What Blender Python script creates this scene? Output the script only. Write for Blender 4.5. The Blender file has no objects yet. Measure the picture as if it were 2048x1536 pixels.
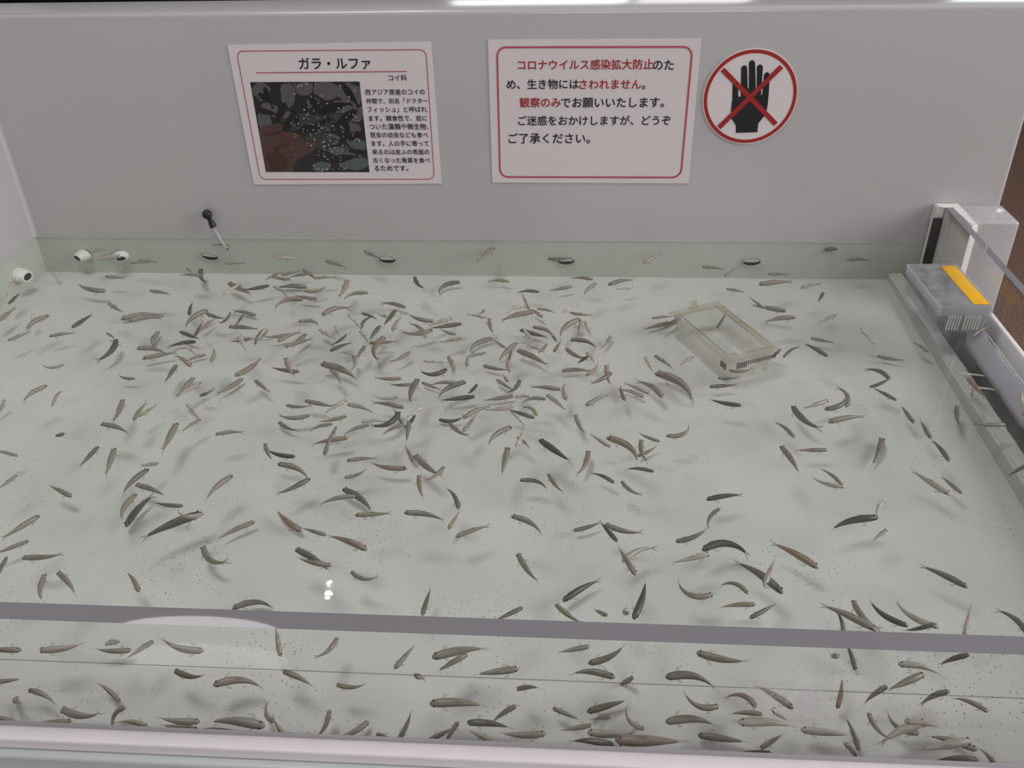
import bpy, bmesh, math, random
from mathutils import Vector, Matrix, noise
random.seed(5)
PI = math.pi
scn = bpy.context.scene
COL = scn.collection

WORLD_S, L_KEY, L_REAR, L_SIDE = .19, 23.5, 13.5, 108
# ---------------------------------------------------------------- camera, world, lights, exposure
def cam_axes(yaw, pitch, roll):
    f = Vector((math.sin(yaw)*math.cos(pitch), math.cos(yaw)*math.cos(pitch), math.sin(pitch)))
    r = Vector((math.cos(yaw), -math.sin(yaw), 0)); u = r.cross(f)
    return math.cos(roll)*r+math.sin(roll)*u, -math.sin(roll)*r+math.cos(roll)*u, f
cd = bpy.data.cameras.new('camera'); cam = bpy.data.objects.new('camera', cd); COL.objects.link(cam)
r_, u_, f_ = cam_axes(-0.077820336, -0.573848981, -0.025399140)
cam.matrix_world = Matrix(((r_.x, u_.x, -f_.x, 0.0132097), (r_.y, u_.y, -f_.y, -1.3357100), (r_.z, u_.z, -f_.z, 0.5924093), (0, 0, 0, 1)))
cd.sensor_width = 36; cd.lens = 1811.15626/2048*36; cd.clip_start = .02; cd.clip_end = 60
scn.camera = cam

w = bpy.data.worlds.new('world'); scn.world = w; w.use_nodes = True
w.node_tree.nodes['Background'].inputs[0].default_value = (1.0, .97, .97, 1)
w.node_tree.nodes['Background'].inputs[1].default_value = WORLD_S
def area(name, loc, target, size, sizey, power, col=(1, 1, 1)):
    l = bpy.data.lights.new(name, 'AREA'); l.shape = 'RECTANGLE'; l.size = size; l.size_y = sizey; l.energy = power; l.color = col
    o = bpy.data.objects.new(name, l); COL.objects.link(o); o.location = loc
    o.rotation_euler = (Vector(target)-Vector(loc)).to_track_quat('-Z', 'Y').to_euler()
    return o
area('ceiling_panel_light', (-.72, -.62, 2.42), (-.66, -.58, 0), .75, .75, L_KEY, (1, .985, .97))
area('hall_window_light', (.7, -3.0, 1.15), (.0, -.6, .0), 1.2, .9, L_REAR, (1, .975, .97))  # added fill from the viewer side, brightens back wall, sill and front panel
area('side_window_light', (3.4, -.75, 1.5), (-.8, -.35, .1), 2.0, 1.9, L_SIDE, (1, .945, .96))
vs = scn.view_settings
vs.view_transform = 'Standard'; vs.look = 'None'; vs.exposure = 0; vs.gamma = 1; vs.use_curve_mapping = False
scn.cycles.transparent_max_bounces = 48
scn.cycles.max_bounces = 10
scn.cycles.caustics_reflective = False; scn.cycles.caustics_refractive = False

# ---------------------------------------------------------------- materials
def newmat(n):
    m = bpy.data.materials.new(n); m.use_nodes = True
    return m, m.node_tree.nodes, m.node_tree.links
def pmat(n, col, rough=.5, spec=.5, bump=None, metal=0.0, var=0.0, vscale=8):
    m, N, L = newmat(n); b = N['Principled BSDF']
    b.inputs['Base Color'].default_value = (*col, 1); b.inputs['Roughness'].default_value = rough
    b.inputs['Specular IOR Level'].default_value = spec; b.inputs['Metallic'].default_value = metal
    tc = N.new('ShaderNodeTexCoord')
    if var:
        nz = N.new('ShaderNodeTexNoise'); nz.inputs['Scale'].default_value = vscale; nz.inputs['Detail'].default_value = 4
        L.new(tc.outputs['Object'], nz.inputs['Vector'])
        mx = N.new('ShaderNodeMix'); mx.data_type = 'RGBA'
        mx.inputs[6].default_value = (*[c*(1-var) for c in col], 1); mx.inputs[7].default_value = (*[min(1, c*(1+var)) for c in col], 1)
        mr = N.new('ShaderNodeMapRange'); mr.inputs[1].default_value = .32; mr.inputs[2].default_value = .68
        L.new(nz.outputs['Fac'], mr.inputs[0]); L.new(mr.outputs[0], mx.inputs[0]); L.new(mx.outputs[2], b.inputs['Base Color'])
    if bump:
        nz = N.new('ShaderNodeTexNoise'); nz.inputs['Scale'].default_value = bump[0]; L.new(tc.outputs['Object'], nz.inputs['Vector'])
        bp = N.new('ShaderNodeBump'); bp.inputs['Strength'].default_value = bump[1]; bp.inputs['Distance'].default_value = .002
        L.new(nz.outputs['Fac'], bp.inputs['Height']); L.new(bp.outputs[0], b.inputs['Normal'])
    return m
def clear(n, tint, milky=0.0, mcol=(.8, .8, .8), ior=1.45, rough=.03, bump=None, streak=0):
    """clear plastic or water: lets light straight through, reflects by angle on its outer side, milky where cloudy"""
    m, N, L = newmat(n); N.remove(N['Principled BSDF']); out = N['Material Output']
    tr = N.new('ShaderNodeBsdfTransparent'); tr.inputs[0].default_value = (*tint, 1)
    base = tr.outputs[0]
    tc = N.new('ShaderNodeTexCoord')
    if milky:
        df = N.new('ShaderNodeBsdfDiffuse'); df.inputs[0].default_value = (*mcol, 1)
        tl = N.new('ShaderNodeBsdfTranslucent'); tl.inputs[0].default_value = (*mcol, 1)
        hm = N.new('ShaderNodeMixShader'); L.new(df.outputs[0], hm.inputs[1]); L.new(tl.outputs[0], hm.inputs[2])
        mx = N.new('ShaderNodeMixShader'); mx.inputs[0].default_value = milky
        if streak:
            nz = N.new('ShaderNodeTexNoise'); nz.inputs['Scale'].default_value = streak; nz.inputs['Detail'].default_value = 3
            L.new(tc.outputs['Object'], nz.inputs['Vector'])
            mr = N.new('ShaderNodeMapRange'); mr.inputs[1].default_value = .35; mr.inputs[2].default_value = .7
            mr.inputs[3].default_value = milky*.4; mr.inputs[4].default_value = milky*1.8
            L.new(nz.outputs['Fac'], mr.inputs[0]); L.new(mr.outputs[0], mx.inputs[0])
        L.new(base, mx.inputs[1]); L.new(hm.outputs[0], mx.inputs[2]); base = mx.outputs[0]
    gl = N.new('ShaderNodeBsdfGlossy'); gl.inputs['Roughness'].default_value = rough
    fr = N.new('ShaderNodeFresnel'); fr.inputs['IOR'].default_value = ior
    ge = N.new('ShaderNodeNewGeometry'); iv = N.new('ShaderNodeMath'); iv.operation = 'SUBTRACT'; iv.inputs[0].default_value = 1
    L.new(ge.outputs['Backfacing'], iv.inputs[1])
    ml = N.new('ShaderNodeMath'); ml.operation = 'MULTIPLY'; L.new(fr.outputs[0], ml.inputs[0]); L.new(iv.outputs[0], ml.inputs[1])
    if bump:
        nz = N.new('ShaderNodeTexNoise'); nz.inputs['Scale'].default_value = bump[0]; nz.inputs['Detail'].default_value = 2
        L.new(tc.outputs['Object'], nz.inputs['Vector'])
        bp = N.new('ShaderNodeBump'); bp.inputs['Strength'].default_value = bump[1]; bp.inputs['Distance'].default_value = .001
        L.new(nz.outputs['Fac'], bp.inputs['Height']); L.new(bp.outputs[0], gl.inputs['Normal']); L.new(bp.outputs[0], fr.inputs['Normal'])
    fm = N.new('ShaderNodeMixShader'); L.new(ml.outputs[0], fm.inputs[0]); L.new(base, fm.inputs[1]); L.new(gl.outputs[0], fm.inputs[2])
    L.new(fm.outputs[0], out.inputs['Surface'])
    return m
def emit(n, col, s):
    m, N, L = newmat(n); N.remove(N['Principled BSDF']); e = N.new('ShaderNodeEmission')
    e.inputs[0].default_value = (*col, 1); e.inputs[1].default_value = s; L.new(e.outputs[0], N['Material Output'].inputs[0]); return m

M = {}
M['gel'] = pmat('white_gelcoat', (.455, .443, .440), .15, .5, bump=(5, .10))
M['liner'] = pmat('pale_green_gelcoat', (.455, .475, .43), .4, .3, var=.03, vscale=6)  # greenish colour stands in for dimmer light on upright faces under water
M['sill'] = pmat('white_sill', (.90, .845, .855), .45, .4, bump=(60, .1), var=.02, vscale=30)
M['cab'] = pmat('grey_white_cabinet', (.54, .575, .575), .35, .4, var=.03, vscale=4)
M['flange'] = pmat('cream_sealant', (.72, .68, .66), .55, .3, bump=(90, .25))
M['seal'] = pmat('dark_rubber', (.045, .043, .038), .7, .3, bump=(150, .3), var=.3, vscale=60)
M['nozzle'] = pmat('white_pipe', (.66, .65, .61), .45, .4, var=.05, vscale=200)
M['lip'] = pmat('pale_pipe_lip', (.50, .50, .44), .5, .3)
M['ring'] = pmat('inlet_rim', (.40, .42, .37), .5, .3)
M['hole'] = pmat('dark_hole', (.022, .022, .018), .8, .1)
M['algae'] = pmat('algae_gutter', (.20, .18, .115), .8, .2, bump=(120, .4), var=.85, vscale=110)
M['acryl'] = clear('acrylic_sheet', (.985, .99, .985), 0, ior=1.45, rough=.02)
M['edge'] = pmat('acrylic_edge', (.205, .195, .212), .02, 1.0, var=.04, vscale=3)
M['acryl_side'] = clear('side_acrylic_sheet', (.985, .99, .985), 0, ior=1.22, rough=.02)
M['meniscus'] = clear('meniscus_line', (.72, .72, .70), .1, (.3, .3, .3), ior=1.1)
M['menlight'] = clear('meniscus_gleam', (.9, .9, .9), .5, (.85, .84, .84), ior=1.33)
M['bead'] = pmat('grey_sealant_bead', (.42, .40, .41), .4, .4)
M['water_top'] = clear('water_surface', (.955, .98, .968), 0, ior=1.33, rough=.015, bump=(30, .06))
M['water_side'] = clear('water_body', (1, 1, 1), 0, ior=1.01)
M['box'] = clear('breeding_box_plastic', (.90, .92, .92), .16, (.62, .65, .66), rough=.08, streak=25)
M['lid'] = clear('box_lid_plastic', (.88, .89, .90), .30, (.68, .67, .70), rough=.12, bump=(140, .5), streak=40)
M['rim'] = clear('plastic_rim', (.88, .88, .90), .42, (.75, .75, .78), rough=.1)
M['yellow'] = pmat('yellow_sticker', (.83, .45, .018), .4, .4, var=.05, vscale=60)
M['slit'] = pmat('pale_slit', (.85, .85, .80), .5)
M['tray'] = clear('algae_tinted_plastic', (.955, .955, .945), .10, (.62, .61, .56), rough=.2, streak=30)
M['trayrim'] = clear('algae_rim', (.93, .92, .89), .24, (.66, .61, .52), rough=.3, streak=60)
M['algline'] = pmat('algae_line', (.33, .27, .15), .8)
M['dkslit'] = pmat('dark_slit', (.10, .095, .08), .8)
M['bag'] = clear('grey_plastic_bag', (.85, .85, .88), .62, (.78, .76, .82), rough=.2, bump=(30, .8))
M['bagdark'] = clear('thin_plastic', (.8, .8, .82), .5, (.55, .54, .54), rough=.2)
M['tie'] = pmat('pale_tie', (.75, .73, .66), .5)
M['black'] = pmat('black_rubber', (.012, .012, .013), .45, .4)
M['glass'] = clear('dropper_glass', (.95, .94, .95), .30, (.98, .95, .97), ior=1.5, rough=.05)
M['paper'] = pmat('laminated_paper', (.715, .655, .66), .30, .4, bump=(12, .05))
M['ink'] = pmat('black_ink', (.012, .011, .012), .5, .3)
M['redink'] = pmat('red_ink', (.36, .016, .028), .5, .3)
M['pink'] = pmat('pink_border_ink', (.47, .075, .13), .5, .3)
M['crim'] = pmat('crimson_line_ink', (.40, .04, .085), .5, .3)
M['signred'] = pmat('sign_red', (.36, .022, .025), .4, .4)
M['signblk'] = pmat('sign_black', (.014, .013, .014), .45, .4)
M['disc'] = pmat('sticker_white', (.74, .68, .685), .35, .4)
M['cutedge'] = pmat('sticker_edge', (.86, .78, .74), .4)
M['carpet'] = pmat('brown_carpet', (.175, .110, .085), .95, .1, bump=(400, .5), var=.40, vscale=140)
M['darkfurn'] = pmat('dark_bench', (.030, .030, .031), .6, .2, var=.3, vscale=3)
M['wallpaint'] = pmat('wall_paint', (.5, .5, .5), .8, .2)
M['frame'] = pmat('window_frame', (.35, .35, .37), .5)
M['win'] = emit('daylight_pane', (.93, .97, 1), 3.0)
M['winpink'] = emit('curtained_pane', (1, .93, .92), 2.1)
M['lamp'] = emit('lamp_diffuser', (1, .93, .93), 3.6)
M['spot'] = emit('led_spot', (1, .97, .97), 260.0)
M['housing'] = pmat('lamp_housing', (.6, .6, .6), .5)

def floor_mat():
    m, N, L = newmat('speckled_white_floor'); b = N['Principled BSDF']; b.inputs['Roughness'].default_value = .55
    tc = N.new('ShaderNodeTexCoord')
    vo = N.new('ShaderNodeTexVoronoi'); vo.voronoi_dimensions = '2D'; vo.inputs['Scale'].default_value = 175; L.new(tc.outputs['Object'], vo.inputs['Vector'])
    sep = N.new('ShaderNodeSeparateColor'); L.new(vo.outputs['Color'], sep.inputs[0])
    # radius per cell: only some cells hold a speck
    rad = N.new('ShaderNodeMapRange'); rad.inputs[1].default_value = .25; rad.inputs[2].default_value = 1.0; rad.inputs[3].default_value = 0.0; rad.inputs[4].default_value = .12
    L.new(sep.outputs[0], rad.inputs[0])
    nz = N.new('ShaderNodeTexNoise'); nz.inputs['Scale'].default_value = 9; nz.inputs['Detail'].default_value = 3; L.new(tc.outputs['Object'], nz.inputs['Vector'])
    cl = N.new('ShaderNodeMapRange'); cl.inputs[1].default_value = .30; cl.inputs[2].default_value = .62; L.new(nz.outputs['Fac'], cl.inputs[0])
    mu = N.new('ShaderNodeMath'); mu.operation = 'MULTIPLY'; L.new(rad.outputs[0], mu.inputs[0]); L.new(cl.outputs[0], mu.inputs[1])
    lt = N.new('ShaderNodeMath'); lt.operation = 'LESS_THAN'; L.new(vo.outputs['Distance'], lt.inputs[0]); L.new(mu.outputs[0], lt.inputs[1])
    n2 = N.new('ShaderNodeTexNoise'); n2.inputs['Scale'].default_value = 11; n2.inputs['Detail'].default_value = 5; L.new(tc.outputs['Object'], n2.inputs['Vector'])
    c0 = N.new('ShaderNodeMix'); c0.data_type = 'RGBA'; c0.inputs[6].default_value = (.47, .467, .45, 1); c0.inputs[7].default_value = (.575, .56, .54, 1); L.new(n2.outputs['Fac'], c0.inputs[0])
    c1 = N.new('ShaderNodeMix'); c1.data_type = 'RGBA'; c1.inputs[7].default_value = (.10, .095, .08, 1); L.new(c0.outputs[2], c1.inputs[6]); L.new(lt.outputs[0], c1.inputs[0])
    L.new(c1.outputs[2], b.inputs['Base Color'])
    return m
M['pfloor'] = floor_mat()
def fish_mat(n, back, side, belly):
    m, N, L = newmat(n); b = N['Principled BSDF']; b.inputs['Roughness'].default_value = .38; b.inputs['Specular IOR Level'].default_value = .45
    tc = N.new('ShaderNodeTexCoord'); sp = N.new('ShaderNodeSeparateXYZ'); L.new(tc.outputs['Object'], sp.inputs[0])
    nz = N.new('ShaderNodeTexNoise'); nz.inputs['Scale'].default_value = 16; nz.inputs['Detail'].default_value = 3; L.new(tc.outputs['Object'], nz.inputs['Vector'])
    ad = N.new('ShaderNodeMath'); ad.operation = 'MULTIPLY_ADD'; ad.inputs[1].default_value = .05; ad.inputs[2].default_value = -.025; L.new(nz.outputs['Fac'], ad.inputs[0])
    a2 = N.new('ShaderNodeMath'); a2.operation = 'ADD'; L.new(ad.outputs[0], a2.inputs[0]); L.new(sp.outputs[2], a2.inputs[1])
    mr = N.new('ShaderNodeMapRange'); mr.inputs[1].default_value = -.085; mr.inputs[2].default_value = .085; L.new(a2.outputs[0], mr.inputs[0])
    cr = N.new('ShaderNodeValToRGB'); e = cr.color_ramp.elements
    e[0].position = .12; e[0].color = (*belly, 1); e[1].position = .95; e[1].color = (*back, 1)
    x = e.new(.42); x.color = (*side, 1); x = e.new(.53); x.color = (*[c*.80 for c in side], 1); x = e.new(.62); x.color = (*[(c+d)/2 for c, d in zip(side, back)], 1)
    L.new(mr.outputs[0], cr.inputs[0]); L.new(cr.outputs[0], b.inputs['Base Color'])
    return m
def mulc(c, k): return tuple(v*k for v in c)
TONE = {}
for key, nm, back in (('n', 'grey_brown', (.20, .175, .145)), ('k', 'dark_grey', (.125, .114, .096)), ('d', 'blackish', (.070, .065, .053)), ('p', 'pale', (.31, .275, .24)), ('o', 'olive', (.195, .180, .132)), ('b', 'brownish', (.215, .165, .125))):
    TONE[key] = fish_mat(nm+'_fish_skin', back, tuple(min(.6, v*1.28+.015) for v in back), tuple(min(.62, v*1.7+.16) for v in back))
M['fin'] = clear('fish_fin', (.90, .89, .86), .26, (.36, .32, .27), ior=1.05, rough=.4)
M['fin_clear'] = clear('fish_paired_fin', (.93, .92, .90), .10, (.36, .32, .27), ior=1.05, rough=.4)
M['eye'] = pmat('fish_eye', (.010, .009, .009), .15, .6)

# ---------------------------------------------------------------- mesh helpers
def obj(name, bm, mats, parent=None, smooth=True, loc=None):
    me = bpy.data.meshes.new(name); bmesh.ops.recalc_face_normals(bm, faces=bm.faces); bm.to_mesh(me); bm.free()
    for m in (mats if isinstance(mats, (list, tuple)) else [mats]): me.materials.append(m)
    if smooth:
        for p in me.polygons: p.use_smooth = True
        try: me.set_sharp_from_angle(angle=math.radians(38))
        except Exception: pass
    o = bpy.data.objects.new(name, me); COL.objects.link(o)
    if parent: o.parent = parent
    if loc: o.location = loc
    return o
def thing(name, label, cat, loc=(0, 0, 0), rz=0, group=None):
    o = bpy.data.objects.new(name, None); COL.objects.link(o); o.location = loc; o.rotation_euler = (0, 0, rz); o.empty_display_size = .05
    return tag(o, label, cat, group)
def tag(o, label, cat, group=None, kind=None):
    o['label'] = label; o['category'] = cat
    if group: o['group'] = group
    if kind: o['kind'] = kind
    return o
def struct(o): o['kind'] = 'structure'; return o
def add_box(bm, x0, x1, y0, y1, z0, z1, bev=0, seg=2, mi=0):
    r = bmesh.ops.create_cube(bm, size=1); vs_ = r['verts']
    bmesh.ops.scale(bm, vec=(x1-x0, y1-y0, z1-z0), verts=vs_); bmesh.ops.translate(bm, vec=((x0+x1)/2, (y0+y1)/2, (z0+z1)/2), verts=vs_)
    fs = {f for v in vs_ for f in v.link_faces}
    for f in fs: f.material_index = mi
    if bev:
        es = list({e for v in vs_ for e in v.link_edges})
        bmesh.ops.bevel(bm, geom=es, offset=bev, segments=seg, affect='EDGES', profile=.5)
    return bm
def box(name, mat, parent, x0, x1, y0, y1, z0, z1, bev=.001, seg=2):
    return obj(name, add_box(bmesh.new(), x0, x1, y0, y1, z0, z1, bev, seg), mat, parent)
def add_poly(bm, pts, d, mi=0):
    """prism: outline pts (3D) extruded by vector d"""
    a = [bm.verts.new(p) for p in pts]; b = [bm.verts.new(Vector(p)+Vector(d)) for p in pts]; n = len(pts)
    fs = [bm.faces.new(a), bm.faces.new(list(reversed(b)))]+[bm.faces.new((a[i], b[i], b[(i+1) % n], a[(i+1) % n])) for i in range(n)]
    for f in fs: f.material_index = mi
    return bm
def add_tube(bm, pts, rads, n=16, cap=True, mi=0, sx=1.0):
    rings = []
    for i, p in enumerate(pts):
        p = Vector(p); t = (Vector(pts[min(i+1, len(pts)-1)])-Vector(pts[max(i-1, 0)])).normalized()
        a = t.orthogonal() if abs(t.x) > .9 else t.cross(Vector((1, 0, 0))); a.normalize(); b = t.cross(a)
        rings.append([bm.verts.new(p+(a*math.cos(q)+b*math.sin(q)*sx)*rads[i]) for q in [2*PI*k/n for k in range(n)]])
    fs = []
    for i in range(len(rings)-1):
        for k in range(n): fs.append(bm.faces.new((rings[i][k], rings[i][(k+1) % n], rings[i+1][(k+1) % n], rings[i+1][k])))
    if cap: fs += [bm.faces.new(rings[0]), bm.faces.new(rings[-1])]
    for f in fs: f.material_index = mi
    return bm

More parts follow.
